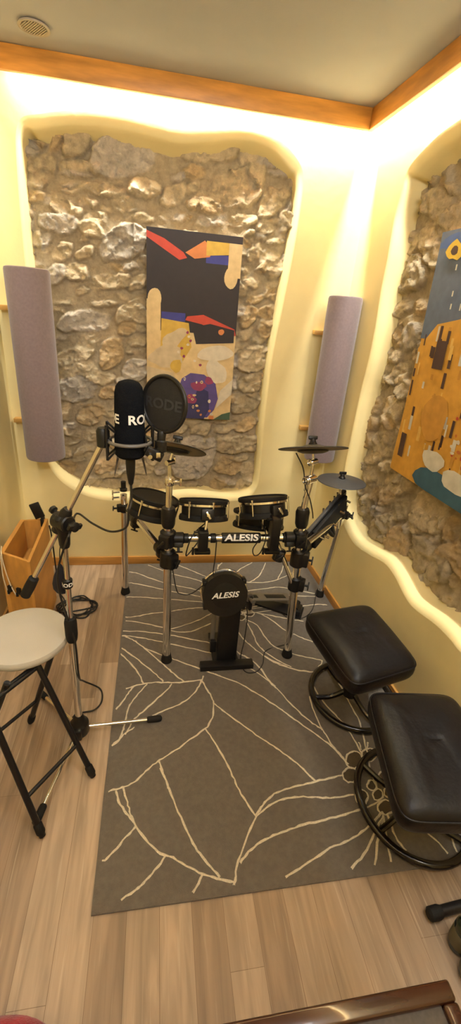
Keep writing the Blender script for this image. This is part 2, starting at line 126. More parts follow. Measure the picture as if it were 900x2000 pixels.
# ------------------------------------------------------------------ mesh helpers
def basis(z,xhint=None):
    z=V(z).normalized()
    x=V(xhint) if xhint is not None else (V((1,0,0)) if abs(z.x)<.9 else V((0,1,0)))
    x=(x-z*x.dot(z)).normalized(); y=z.cross(x)
    return x,y,z
class MB:
    def __init__(s): s.v=[]; s.f=[]; s.m=[]; s.cur=0
    def add(s,vs,fs):
        o=len(s.v); s.v+=[V(v) for v in vs]
        for f in fs: s.f.append([o+i for i in f]); s.m.append(s.cur)
        return s
    def slot(s,i): s.cur=i; return s
    def box(s,c,size,X=(1,0,0),Z=(0,0,1),bev=0.,seg=2):
        z=V(Z).normalized(); x=V(X); x=(x-z*x.dot(z)).normalized(); y=z.cross(x); c=V(c)
        bm=bmesh.new(); bmesh.ops.create_cube(bm,size=1)
        bmesh.ops.scale(bm,vec=size,verts=bm.verts)
        if bev: bmesh.ops.bevel(bm,geom=list(bm.edges),offset=bev,segments=seg,affect='EDGES',profile=.5)
        bm.verts.index_update()
        s.add([c+x*v.co.x+y*v.co.y+z*v.co.z for v in bm.verts],[[v.index for v in f.verts] for f in bm.faces]); bm.free(); return s
    def lathe(s,prof,c=(0,0,0),axis=(0,0,1),seg=32,sx=1.,sy=1.,xh=None):
        x,y,z=basis(axis,xh); c=V(c); vs=[];fs=[];n=len(prof)
        for r,h in prof:
            for k in range(seg):
                t=2*math.pi*k/seg; vs.append(c+x*(r*sx*math.cos(t))+y*(r*sy*math.sin(t))+z*h)
        for i in range(n-1):
            for k in range(seg):
                k2=(k+1)%seg; fs.append([i*seg+k,i*seg+k2,(i+1)*seg+k2,(i+1)*seg+k])
        if prof[0][0]>1e-6: fs.append([k for k in range(seg)][::-1])
        if prof[-1][0]>1e-6: fs.append([(n-1)*seg+k for k in range(seg)])
        return s.add(vs,fs)
    def cyl(s,a,b,r,r2=None,seg=20,ch=0.):
        a=V(a);b=V(b);L=(b-a).length;r2=r if r2 is None else r2
        prof=[(r,0),(r2,L)] if not ch else [(r-ch,0),(r,ch),(r2,L-ch),(r2-ch,L)]
        return s.lathe(prof,a,b-a,seg)
    def tube(s,pts,r,seg=8,smooth=6,closed=False):
        P=[V(p) for p in pts]
        if smooth and len(P)>2: P=catmull(P,smooth,closed)
        n=len(P); vs=[];fs=[]; prev=None
        for i,p in enumerate(P):
            a=P[i-1] if (i>0 or closed) else p; b=P[(i+1)%n] if (i<n-1 or closed) else p
            t=(b-a).normalized() if (b-a).length>1e-9 else V((0,0,1))
            if prev is None: x,y,_=basis(t)
            else:
                x=(prev-t*prev.dot(t)); x=x.normalized() if x.length>1e-6 else basis(t)[0]; y=t.cross(x)
            prev=x; rr=r(i/(n-1)) if callable(r) else r
            for k in range(seg):
                u=2*math.pi*k/seg; vs.append(p+x*(rr*math.cos(u))+y*(rr*math.sin(u)))
        m=n if closed else n-1
        for i in range(m):
            j=(i+1)%n
            for k in range(seg): fs.append([i*seg+k,i*seg+(k+1)%seg,j*seg+(k+1)%seg,j*seg+k])
        if not closed: fs.append(list(range(seg))[::-1]); fs.append([(n-1)*seg+k for k in range(seg)])
        return s.add(vs,fs)
    def torus(s,c,R,r,axis=(0,0,1),seg=40,ms=10,sx=1.,sy=1.,xh=None):
        x,y,z=basis(axis,xh); c=V(c)
        return s.tube([c+x*(R*sx*math.cos(2*math.pi*k/seg))+y*(R*sy*math.sin(2*math.pi*k/seg)) for k in range(seg)],r,ms,0,True)
    def sphere(s,c,r,seg=16,sc=(1,1,1)):
        vs=[];n=seg//2
        prof=[(r*math.sin(math.pi*i/n),-r*math.cos(math.pi*i/n)) for i in range(n+1)]
        prof[0]=(0,-r);prof[-1]=(0,r); return s.lathe([(max(a,1e-7),h*sc[2]) for a,h in prof],c,(0,0,1),seg,sc[0],sc[1])
def catmull(P,k=6,closed=False):
    out=[];n=len(P);m=n if closed else n-1
    for i in range(m):
        p0=P[(i-1)%n] if closed or i>0 else P[0]*2-P[1]; p1=P[i]; p2=P[(i+1)%n]; p3=P[(i+2)%n] if closed or i<n-2 else P[-1]*2-P[-2]
        for j in range(k):
            t=j/k; out.append(.5*((2*p1)+(p2-p0)*t+(2*p0-5*p1+4*p2-p3)*t*t+(3*p1-p0-3*p2+p3)*t**3))
    if not closed: out.append(P[-1])
    return out
ORG={}
def tag(o,label=None,cat=None,group=None,kind=None):
    if label: o['label']=label
    if cat: o['category']=cat
    if group: o['group']=group
    if kind: o['kind']=kind
    return o
def thing(name,label,cat,loc,group=None):
    o=bpy.data.objects.new(name,None); C.objects.link(o); o.location=loc; o.empty_display_size=.05
    ORG[o]=V(loc); return tag(o,label,cat,group)
def obj(name,mb,mats,parent=None,label=None,org=None,sharp=35,smooth=True):
    if not isinstance(mats,(list,tuple)): mats=[mats]
    o0=ORG[parent] if parent is not None else V(org or (0,0,0))
    me=bpy.data.meshes.new(name)
    me.from_pydata([tuple(v-o0) for v in mb.v],[],mb.f)
    for m in mats: me.materials.append(M[m] if isinstance(m,str) else m)
    if len(mats)>1: me.polygons.foreach_set('material_index',mb.m)
    bm=bmesh.new(); bm.from_mesh(me); bmesh.ops.recalc_face_normals(bm,faces=bm.faces)
    if smooth:
        lim=math.radians(sharp)
        for f in bm.faces: f.smooth=True
        for e in bm.edges:
            if len(e.link_faces)==2 and e.calc_face_angle(0)>lim: e.smooth=False
    bm.to_mesh(me); bm.free()
    o=bpy.data.objects.new(name,me); C.objects.link(o)
    if parent is not None: o.parent=parent
    else: o.location=o0
    ORG[o]=o0
    if label: o['label']=label
    return o
def text_verts(body,size,bold=.02,xs=1.):
    cu=bpy.data.curves.new('txt','FONT'); cu.body=body; cu.size=size; cu.offset=bold*size; cu.align_x='CENTER'; cu.align_y='CENTER'; cu.resolution_u=3
    ob=bpy.data.objects.new('txt',cu); C.objects.link(ob); bpy.context.view_layer.update()
    dg=bpy.context.evaluated_depsgraph_get(); me=bpy.data.meshes.new_from_object(ob.evaluated_get(dg))
    bm=bmesh.new(); bm.from_mesh(me); bmesh.ops.triangulate(bm,faces=bm.faces)
    bmesh.ops.subdivide_edges(bm,edges=[e for e in bm.edges if e.calc_length()>size*.25],cuts=1)
    bmesh.ops.triangulate(bm,faces=bm.faces); bm.verts.index_update()
    vs=[(v.co.x*xs,v.co.y) for v in bm.verts]; fs=[[v.index for v in f.verts] for f in bm.faces]
    bm.free(); bpy.data.objects.remove(ob); bpy.data.curves.remove(cu); bpy.data.meshes.remove(me)
    return vs,fs
def text_flat(mb,body,size,c,X,Yv,off=.0,bold=.02,xs=1.,bend=None):
    vs,fs=text_verts(body,size,bold,xs); c=V(c);X=V(X).normalized();Yv=V(Yv).normalized();N=X.cross(Yv)
    if bend:   # wrap about a vertical cylinder of radius bend
        out=[]
        for a,b in vs:
            t=a/bend; out.append(c+X*(bend*math.sin(t))+Yv*b-N*(bend*(1-math.cos(t)))+N*off)
        return mb.add(out,fs)
    return mb.add([c+X*a+Yv*b+N*off for a,b in vs],fs)
def struct(name,mb,mats,**k):
    o=obj(name,mb,mats,**k); o['kind']='structure'; return o
# ------------------------------------------------------------------ camera / render look
cam=bpy.data.cameras.new('camera'); co=bpy.data.objects.new('camera',cam); C.objects.link(co)
R3=Matrix((V(CAM_R),V(CAM_U),-V(CAM_F))).transposed()
co.matrix_world=Matrix.Translation(CAM_LOC)@R3.to_4x4(); cam.sensor_width=36; cam.lens=CAM_LENS; cam.clip_start=.02
sc.camera=co
sc.view_settings.view_transform='Standard'; sc.view_settings.look='None'; sc.view_settings.exposure=0
# ------------------------------------------------------------------ room shell
def plane_map_back(u,z,d): return V((u,d,z))            # d>0 goes into the wall
def plane_map_right(s,z,d): return RDIR*s+ROUT*d+V((0,0,z))
def curve2(P,k=6):
    return [(p.x,p.y) for p in catmull([V((a/1000,b/1000,0)) for a,b in P],k,True)]
def inset(P,d,wt=None):
    n=len(P); area=sum(P[i][0]*P[(i+1)%n][1]-P[(i+1)%n][0]*P[i][1] for i in range(n)); sg=1 if area>0 else -1
    out=[]
    for i in range(n):
        a=P[(i-2)%n]; b=P[(i+2)%n]; t=V((b[0]-a[0],b[1]-a[1])); t.normalize()
        dd=d*(wt(-sg*t.y,sg*t.x) if wt else 1); out.append((P[i][0]-sg*t.y*dd,P[i][1]+sg*t.x*dd))
    return out
def niche_wall(name,mapf,u0,u1,z1,outline):
    L=curve2(outline,6); n=len(L)
    prof=[(0,0),(.004,.0015),(.009,.006),(.013,.013),(.0155,.022),(.018,.05),(.024,.10),(.034,.16),(.045,.24)]
    mb=MB(); bm=bmesh.new()
    vs=[bm.verts.new((a,b,0)) for a,b in L]; es=[bm.edges.new((vs[i],vs[(i+1)%n])) for i in range(n)]
    q=[bm.verts.new((a,b,0)) for a,b in ((u0,0),(u1,0),(u1,z1),(u0,z1))]; es+=[bm.edges.new((q[i],q[(i+1)%4])) for i in range(4)]
    bmesh.ops.triangle_fill(bm,use_beauty=True,edges=es,use_dissolve=False); bm.verts.index_update()
    mb.add([mapf(v.co.x,v.co.y,0) for v in bm.verts],[[v.index for v in f.verts] for f in bm.faces]); nfl=len(bm.faces); bm.free()
    wt=lambda nx,nz: 1+2.2*max(0,-nz)**1.5+1.0*max(0,nz)**2
    rings=[inset(L,d,wt) if d else L for d,_ in prof]; vv=[]
    for k,(d,y) in enumerate(prof):
        for i,(a,b) in enumerate(rings[k]):
            w=.006*noise.noise(V((a*6,b*6,y*5)))*min(1,y/.03)
            vv.append(mapf(a+w,b+w,y))
    ff=[]
    for k in range(len(prof)-1):
        for i in range(n): ff.append([k*n+i,k*n+(i+1)%n,(k+1)*n+(i+1)%n,(k+1)*n+i])
    mb.add(vv,ff)
    o=struct(name,mb,'plaster',smooth=False)
    for i,f in enumerate(o.data.polygons):
        if i>=nfl: f.use_smooth=True
    return o
wb=niche_wall('wall_back',plane_map_back,WL-.01,.0,ZC,NB)
wr=niche_wall('wall_right',plane_map_right,0.,3.5,ZC,NR)
struct('wall_left',MB().box((WL-.03,YF/2,ZC/2),(.06,-YF,ZC)),'plaster')
struct('wall_front',MB().box((-.85,YF-.03,ZC/2),(2.3,.06,ZC)),'plaster')
struct('floor',MB().box((-.85,YF/2,-.03),(2.4,-YF+.3,.06)),'floor')
struct('ceiling',MB().box((-.85,YF/2,ZC+.03),(2.4,-YF+.3,.06)),'ceil')
def vnoise(x,y,sc_,oct_=4,seed=0):
    r=np.random.RandomState(seed); tot=np.zeros_like(x); amp=1.;nrm=0
    for o in range(oct_):
        g=r.rand(257,257)*2-1; X=(x*sc_+31.7*o+64)%256; Yy=(y*sc_+17.3*o+64)%256
        i=X.astype(int);j=Yy.astype(int);fx=X-i;fy=Yy-j;fx=fx*fx*(3-2*fx);fy=fy*fy*(3-2*fy)
        v=(g[i,j]*(1-fx)+g[i+1,j]*fx)*(1-fy)+(g[i,j+1]*(1-fx)+g[i+1,j+1]*fx)*fy
        tot+=amp*v;nrm+=amp;amp*=.55;sc_*=2.03
    return tot/nrm
def facets(x,y,cell,seed):
    r=np.random.RandomState(seed); ox=r.rand(128,128);oy=r.rand(128,128);gx=r.randn(128,128);gy=r.randn(128,128);hh=r.rand(128,128)
    X=x/cell+40;Yy=y/cell+40;I=np.floor(X).astype(int);J=np.floor(Yy).astype(int); best=np.full(x.shape,9.);out=np.zeros_like(x)
    for di in(-1,0,1):
        for dj in(-1,0,1):
            a=(I+di)%128;b=(J+dj)%128; dx=X-(I+di+ox[a,b]);dy=Yy-(J+dj+oy[a,b]);d=dx*dx+dy*dy
            h=(gx[a,b]*dx+gy[a,b]*dy)*.6+hh[a,b]; mk=d<best; best=np.where(mk,d,best); out=np.where(mk,h,out)
    return out
def stonework(name,mapf,seeds,u0,u1,z0,z1,parent,step,seed,base=.105,rel=.72):
    nu=int((u1-u0)/step);nz=int((z1-z0)/step)
    U,Z=np.meshgrid(np.linspace(u0,u1,nu),np.linspace(z0,z1,nz),indexing='ij')
    r=np.random.RandomState(seed)
    S=[[v/1000 for v in s] for s in seeds]
    def dist(S_,x,y):
        cx,cz,ax,az,bx,bz=S_; det=ax*bz-bx*az
        if abs(det)<1e-6: return np.full_like(x,9.)
        dx=x-cx;dz=y-cz; p=(bz*dx-bx*dz)/det; q=(-az*dx+ax*dz)/det
        return (np.abs(p)**4+np.abs(q)**4+.25*np.abs(p+q)**4)**.25
    # fill gaps with small irregular rubble
    cov=np.full(U.shape,9.)
    for s in S: cov=np.minimum(cov,dist(s,U,Z))
    tries=0
    while tries<900:
        tries+=1; i=r.randint(nu);j=r.randint(nz)
        if cov[i,j]<1.42: continue
        w=r.uniform(.02,.085);h=w*r.uniform(.35,.8);t=r.uniform(-.35,.35)
        if r.rand()<.4: w*=.6;h*=.6
        s=[U[i,j],Z[i,j],w*math.cos(t),w*math.sin(t),-h*math.sin(t),h*math.cos(t)]
        S.append(s); cov=np.minimum(cov,dist(s,U,Z))
    wu=U+.018*vnoise(U,Z,12,3,seed+1)+.006*vnoise(U,Z,50,3,seed+2); wz=Z+.018*vnoise(U,Z,12,3,seed+3)+.006*vnoise(U,Z,50,3,seed+4)
    H=np.zeros_like(U); best=np.full(U.shape,-1e9); idx=np.full(U.shape,-1); tint=[]
    for k,s in enumerate(S):
        la=math.hypot(s[2],s[3]);lb=math.hypot(s[4],s[5]);mn=min(la,lb)
        e=(1.10-dist(s,wu,wz))*mn
        mk=e>best; idx=np.where(mk,k,idx)
        hk=r.uniform(.016,.044)*min(1,.5+mn/.09); g1,g2=r.randn()*.16,r.randn()*.13+.07
        t=np.clip(e/.012,0,1); prof=np.sqrt(t)*(1.6-.6*t)
        hh=prof*(hk+np.clip((U-s[0])*g1+(Z-s[1])*-g2,-.02,.02))
        best=np.maximum(best,e); H=np.where(mk,hh,H)
        w=r.rand(); base_c=np.array([.55,.445,.29])*r.uniform(.85,1.12)
        if w<.18: base_c=np.array([.53,.39,.22])*r.uniform(.85,1.05)
        elif w<.36: base_c=np.array([.54,.47,.38])*r.uniform(.82,1.1)
        tint.append(base_c)
    inside=np.clip(best/.010,0,1)
    fc=facets(wu,wz*1.4,.075,seed+5)+.45*facets(wu+3,wz*1.6,.034,seed+15)
    H+=inside*(.025*(fc-.65)+.007*vnoise(U,Z,40,4,seed+6))+(1-inside)*.009*vnoise(U,Z,25,4,seed+7)
    D=base-H*rel
    tint=np.array(tint); col=tint[np.maximum(idx,0)]; mortar=np.array([.42,.34,.23])
    col=col*inside[...,None]+mortar*(1-inside[...,None])
    col*=(1+.16*vnoise(U,Z,9,3,seed+8))[...,None]
    me=bpy.data.meshes.new(name)
    vs=[tuple(mapf(U[i,j],Z[i,j],D[i,j])) for i in range(nu) for j in range(nz)]
    fs=[(i*nz+j,(i+1)*nz+j,(i+1)*nz+j+1,i*nz+j+1) for i in range(nu-1) for j in range(nz-1)]
    me.from_pydata(vs,[],fs); me.materials.append(M['stone'])
    at=me.color_attributes.new('Col','FLOAT_COLOR','POINT'); c4=np.ones((nu*nz,4),dtype=np.float32); c4[:,:3]=np.clip(col.reshape(-1,3),0,1); at.data.foreach_set('color',c4.ravel())
    me.polygons.foreach_set('use_smooth',[True]*len(me.polygons)); me.update()
    o=bpy.data.objects.new(name,me); C.objects.link(o); o.parent=parent; return o
stonework('stonework',plane_map_back,SB,-1.76,-.29,.42,2.43,wb,.0065,11).__setitem__('label','rubble stone panel set in the rounded plaster recess of the back wall')
stonework('stonework',plane_map_right,SR,.28,2.12,.45,2.36,wr,.0075,23,.105,.6).__setitem__('label','rubble stone panel set in the rounded plaster recess of the right wall')
# beams hiding the cove lights
b=.0733
struct('trim_1',MB().box(((WL-b)/2-0.0,-b+.0125,(ZB+ZC-.003)/2),(-WL-b,.025,ZC-ZB-.003),bev=.003),'pine')
p0=V((-b,-b,0))-RDIR*.024; L=3.1
struct('trim_2',MB().box(p0+RDIR*(L/2)+ROUT*.0125+V((0,0,(ZB+ZC-.003)/2)),(L,.025,ZC-ZB-.003),X=RDIR,bev=.003),'pine_y')
struct('trim_3',MB().box((WL+b-.0125,YF/2,(ZB+ZC)/2),(.025,-YF-.2,ZC-ZB),bev=.003),'pine_y')
# baseboards
struct('baseboard_back',MB().box((WL/2-.003,-.0065,.03),(-WL-.012,.013,.06),bev=.003),'base')
struct('baseboard_right',MB().box(RDIR*1.6-ROUT*.0065+V((0,0,.03)),(3.2,.013,.06),X=RDIR,bev=.003),'base')
struct('baseboard_left',MB().box((WL+.0065,YF/2,.03),(.013,-YF-.04,.06),bev=.003),'base')
# ------------------------------------------------------------------ ceiling vent
vc=V((-1.5265,-0.2353,2.5220)); t=thing('ceiling_vent','round slatted vent set in the ceiling above the wooden beam','vent',vc)
obj('vent_ring',MB().lathe([(.034,-.001),(.050,-.001),(.056,-.004),(.058,-.0095),(.052,-.011),(.046,-.008),(.043,-.004)],vc,(0,0,1),40),'vent',t)
obj('vent_back',MB().lathe([(.0001,-.0035),(.046,-.0035)],vc,(0,0,1),32),'ventdark',t)
m=MB()
for k in range(11):
    x=-.040+.008*k; h=math.sqrt(.046**2-x*x); m.box(vc+V((x*.8+0,x*.6,-.007)),(.0035,2*h,.006),X=(.8,.6,0))
obj('slats',m,'vent',t)
# ------------------------------------------------------------------ rug
def rug():
    mb=MB(); x0,x1,y0,y1=-1.242,-.004,-1.906,-.018; zt=.0085
    x1b=.055
    P=[(x0,y0),(x1b,y0-.004),(x1,y1),(x0-.002,y1)]
    q=[V((a,b_,.0004)) for a,b_ in P]; u=[V((a,b_,zt-.002)) for a,b_ in P]
    cx=sum(a for a,_ in P)/4; cy=sum(b_ for _,b_ in P)/4
    w=[V((a+(.004 if a<cx else -.004),b_+(.004 if b_<cy else -.004),zt)) for a,b_ in P]
    vs=q+u+w; fs=[[i,(i+1)%4,4+(i+1)%4,4+i] for i in range(4)]+[[4+i,4+(i+1)%4,8+(i+1)%4,8+i] for i in range(4)]+[[8,9,10,11],[3,2,1,0]]
    mb.add(vs,fs)
    mb.slot(1)
    def inside(p):
        xr=x1+(x1b-x1)*(p.y-y1)/(y0-y1); return x0+.004<p.x<xr-.006 and y0+.006<p.y<y1-.006
    for line in RUG:
        pts=[V((a/1000,b_/1000,0)) for a,b_ in line]
        closed=(pts[0]-pts[-1]).length<.0025 and len(pts)>8
        if closed: P2=catmull(pts[:-1],5,True); P2.append(P2[0])
        else: P2=catmull(pts,max(4,int(40*sum((pts[i+1]-pts[i]).length for i in range(len(pts)-1))/len(pts)*2)),False) if len(pts)>1 else pts
        # resample about every 9 mm
        R_=[P2[0]];acc=0
        for i in range(1,len(P2)):
            if (P2[i]-R_[-1]).length>.008: R_.append(P2[i])
        if closed: R_.append(P2[0])
        seg=[]
        for i,p_ in enumerate(R_):
            a=R_[max(0,i-1)];c_=R_[min(len(R_)-1,i+1)];t_=(c_-a)
            if t_.length<1e-6: continue
            t_.normalize(); n_=V((-t_.y,t_.x,0)); wd=.0034+.0011*random.uniform(-1,1); j=n_*random.uniform(-.0020,.0020)
            ok=inside(p_)
            seg.append((p_+j+n_*wd,p_+j-n_*wd,ok))
        vs=[];fs=[]
        for i,(l,r_,ok) in enumerate(seg):
            vs+= [V((l.x,l.y,zt+.0002)),V(((l.x+r_.x)/2,(l.y+r_.y)/2,zt+.0022)),V((r_.x,r_.y,zt+.0002))]
            if i and ok and seg[i-1][2]:
                o=3*i; fs+=[[o-3,o,o+1,o-2],[o-2,o+1,o+2,o-1]]
        mb.add(vs,fs)
        if closed:
            mb.slot(2); cc=sum(R_[:-1],V((0,0,0)))/(len(R_)-1)
            rr=[(p_-cc)*.93+cc for p_ in R_[:-1]]
            if all(inside(p_) for p_ in rr): mb.add([V((p_.x,p_.y,zt+.0004)) for p_ in rr],[list(range(len(rr)))])
            mb.slot(1)
    o=obj('rug',mb,['rug','rugline','rugcore'],org=(-.62,-.96,0),smooth=False)
    tag(o,'grey brown rug with cream line drawing of large flowers under the drum kit','rug')
rug()
ZR=.0088
# ------------------------------------------------------------------ acoustic columns
def column(top,bot,r,label,barz,x0,x1,lab2):
    top=V(top);bot=V(bot); c=(top+bot)/2; h=top.z-bot.z; x=c.x;y=c.y
    t=thing('acoustic_column',label,'acoustic panel',(x,y,bot.z),'lilac acoustic columns')
    obj('fabric_tube',MB().lathe([(.0001,0),(r-.012,0),(r-.003,.004),(r,.014),(r,h-.014),(r-.003,h-.004),(r-.012,h),(.0001,h)],(x,y,bot.z),(0,0,1),48),'felt',t)
    for z in barz:
        obj('mounting_bar',MB().box(((x0+x1)/2,-.0225,z),(x1-x0,.043,.024),bev=.003),'bar',t,'wooden mounting bar')
        obj('spacer',MB().box((x,-.045-(-.045-(y+r-.004))/2,z),(.05,abs(-.045-(y+r-.012)),.03)),'bar',t)
column((-1.6579,-0.1500,1.7158),(-1.6730,-0.1500,0.7916),.1005,'lilac grey fabric acoustic column mounted in the left corner of the stone wall',(1.535,.965),-1.845,-1.62,'')
column((-0.0872,-0.1500,1.7225),(-0.0722,-0.1500,0.8229),.090,'lilac grey fabric acoustic column in the right corner behind the upper cymbal',(1.535,.985),-.185,-.008,'')
# ------------------------------------------------------------------ canvases (plain abstract colour fields)
def cmat(n,c): 
    M[n]=mat(n,c,.7,var=.12,vscale=25,bump=.15,bscale=500); return n
for n,c in dict(p_dark=(.017,.011,.014),p_blue=(.030,.032,.20),p_cream=(.55,.40,.20),p_cream2=(.47,.37,.23),p_yel=(.50,.32,.05),p_red=(.42,.045,.025),p_org=(.50,.17,.05),p_vio=(.075,.050,.20),p_navy=(.025,.022,.09),p_mag=(.22,.03,.09),p_lt=(.55,.48,.36),p_green=(.05,.09,.05),
    q_gold=(.52,.26,.03),q_gold2=(.42,.20,.025),q_gold3=(.60,.36,.08),q_slate=(.085,.105,.15),q_blue=(.05,.09,.22),q_teal=(.03,.085,.12),q_brown=(.05,.02,.012),q_org=(.42,.12,.02),q_yel=(.60,.38,.03),q_white=(.5,.46,.36),q_red=(.38,.05,.02)).items(): cmat(n,c)
def canvas(name,label,O,X,Zv,N,w,h,shapes,bg,depth=.022):
    names=[bg]+sorted({s[0] for s in shapes}-{bg}); mb=MB(); O=V(O);X=V(X);Zv=V(Zv);N=V(N)
    mb.box(O+X*(w/2)+Zv*(h/2)-N*(depth/2),(w,h,depth),X=X,Z=N,bev=.002,seg=1)
    lay=0
    for s in shapes:
        lay+=1; mb.slot(names.index(s[0])); pts=[(min(max(a,0.),1.),min(max(b_,0.),1.)) for a,b_ in s[1]]
        mb.add([O+X*(a*w)+Zv*(b_*h)+N*(.0003+.00005*lay) for a,b_ in pts],[list(range(len(pts)))])
    o=obj(name,mb,names,org=tuple(O),smooth=False); tag(o,label,'painting'); return o
def blob(cx,cy,rx,ry,n=18,j=.12,rot=0,seed=0):
    r_=random.Random(seed); out=[]
    ph=[r_.uniform(0,6.28) for _ in range(3)]
    for k in range(n):
        t_=2*math.pi*k/n; q=1+j*(math.sin(2*t_+ph[0])*.5+math.sin(3*t_+ph[1])*.5+.3*math.sin(5*t_+ph[2])); x=rx*q*math.cos(t_);y=ry*q*math.sin(t_)
        out.append((cx+x*math.cos(rot)-y*math.sin(rot),cy+x*math.sin(rot)+y*math.cos(rot)))
    return out
def rect(a,b_,c,d): return [(a,b_),(c,b_),(c,d),(a,d)]
sh=[('p_cream',rect(0,0,1,.565)),('p_dark',rect(0,.5,1,1)),('p_blue',rect(.16,.555,.42,.60)),('p_blue',rect(.62,.86,.86,.905)),
 ('p_yel',[(.15,.38),(.36,.30),(.5,.42),(.46,.55),(.16,.565)]),('p_red',[(0,.985),(.18,.955),(.38,.90),(.42,.875),(.34,.862),(.2,.90),(0,.955)]),('p_red',[(.44,.585),(.62,.60),(.98,.535),(1,.50),(.8,.515),(.6,.55),(.42,.565)]),
 ('p_org',[(.40,.90),(.6,.965),(.68,.93),(.66,.89),(.5,.875)]),('p_yel',[(.62,.895),(.88,.91),(.88,.965),(.62,.965)]),('p_cream',rect(.86,.80,1,.965)),('p_cream',blob(.90,.80,.075,.055,16,.05)),
 ('p_cream',rect(0,.4,.15,.66)),('p_cream',blob(.085,.665,.075,.05,16,.04)),('p_dark',[(.55,.44),(.98,.46),(.98,.53),(.7,.555),(.5,.53)]),('p_org',blob(.83,.515,.035,.016,10,.1,0,2)),
 ('p_lt',blob(.78,.395,.20,.045,18,.1,.05,3)),('p_cream2',blob(.30,.46,.13,.05,18,.2,.3,4)),('p_cream2',blob(.22,.36,.2,.06,18,.2,.1,5)),('p_yel',blob(.33,.31,.07,.035,12,.2,0,6)),('p_lt',blob(.80,.29,.12,.07,18,.15,-.2,7)),
 ('p_cream2',[(0,.30),(.3,.27),(.32,.245),(0,.21)]),('p_yel',rect(0,.0,.2,.2)),('p_cream2',rect(0,.0,.1,.14)),
 ('p_vio',[(.32,.02),(.36,.17),(.40,.24),(.50,.275),(.66,.27),(.80,.22),(.84,.13),(.80,.06),(.72,.01),(.4,.0)]),('p_navy',[(.40,.0),(.42,.10),(.55,.12),(.6,.20),(.72,.17),(.74,.06),(.68,.0)]),('p_mag',blob(.60,.20,.085,.03,14,.2,0,8)),('p_mag',blob(.52,.12,.06,.03,14,.2,0,9)),('p_mag',blob(.72,.235,.05,.022,14,.2,0,10)),
 ('p_green',[(.80,.0),(1,.0),(1,.05),(.9,.035)]),('p_org',rect(.74,.0,.80,.022)),('p_lt',[(.82,.07),(1,.16),(1,.25),(.86,.18)])]
for k in range(16):
    r_=random.Random(k+40); cx=r_.uniform(.40,.78);cy=r_.uniform(.02,.25); sh.append((['p_lt','p_cream','p_org'][k%3],blob(cx,cy,r_.uniform(.010,.024),r_.uniform(.006,.012),10,.1,0,k)))
    if k%2: sh.append(('p_navy',blob(cx,cy,.007,.004,8,0,0,k)))
for k in range(9):
    r_=random.Random(k+90); sh.append((['p_mag','p_lt'][k%2],blob(.45+.02*k*math.sin(k),.50-.022*k,.016,.008,9,.2,0,k)))
canvas('canvas_painting','abstract canvas with dark upper half and blue violet patch hung on the back stone wall',(-1.119,.035,1.000),V((.503,0,0)).normalized(),(0,0,1),(0,-1,0),.497,.960,sh,'p_cream')
gs=[('q_slate',rect(0,.60,1,1)),('q_blue',blob(.10,.96,.09,.03,12,.2,0,3))]
r_=random.Random(5)
gs.append(('q_gold',[(0,0),(0,.56),(.10,.66),(.22,.68),(.5,.74),(.75,.66),(1,.7),(1,0)]))
for k in range(95):
    x=r_.uniform(.0,.62);y=r_.uniform(.06,.62);w_=r_.uniform(.008,.022);h_=r_.uniform(.02,.07)
    gs.append((['q_brown','q_gold3','q_gold2','q_brown','q_gold3','q_white'][k%6],rect(x,y,x+w_,y+h_)))
gs+= [('q_brown',rect(.13,.49,.20,.60)),('q_brown',rect(.02,.08,.06,.19)),('q_gold2',blob(.22,.30,.08,.10,16,.1,0,1)),('q_org',blob(.42,.64,.16,.055,18,.15,-.2,2)),('q_org',blob(.50,.40,.13,.09,18,.2,.3,4)),('q_red',blob(.40,.44,.045,.025,12,.2,0,5)),
 ('q_teal',blob(.72,.28,.15,.17,18,.2,.2,6)),('q_teal',blob(.42,.03,.24,.075,18,.2,0,7)),('q_white',blob(.28,.135,.07,.045,14,.15,0,8)),('q_white',blob(.44,.095,.085,.042,14,.15,0,9)),('q_red',blob(.48,.165,.035,.02,12,.2,0,10)),('q_yel',blob(.11,.925,.05,.035,12,.25,0,11)),('q_brown',blob(.11,.925,.022,.017,10,.1,0,12)),('q_yel',blob(.42,.97,.06,.03,12,.2,0,13)),('q_gold',rect(.62,.02,1,.09))]
for k in range(40):
    gs.append((['q_org','q_yel','q_red','q_white'][k%4],blob(r_.uniform(.36,.62),r_.uniform(.18,.46),r_.uniform(.005,.013),r_.uniform(.004,.009),8,.1,0,k)))
for k in range(10): gs.append(('q_white',rect(*(lambda a,b_:(a,b_,a+.008,b_+.02))(r_.uniform(.1,.6),r_.uniform(.70,.90)))))
RP=RDIR*.688+ROUT*.035+V((0,0,.972)); 
tilt=V(RDIR*.035+V((0,0,.985))).normalized()*-1
canvas('canvas_painting','gold abstract canvas with slate blue top hung on the right stone wall',RP+RDIR*.055,RDIR,V(RDIR*-.055+V((0,0,1))).normalized(),-ROUT,.98,.985,gs,'q_gold')
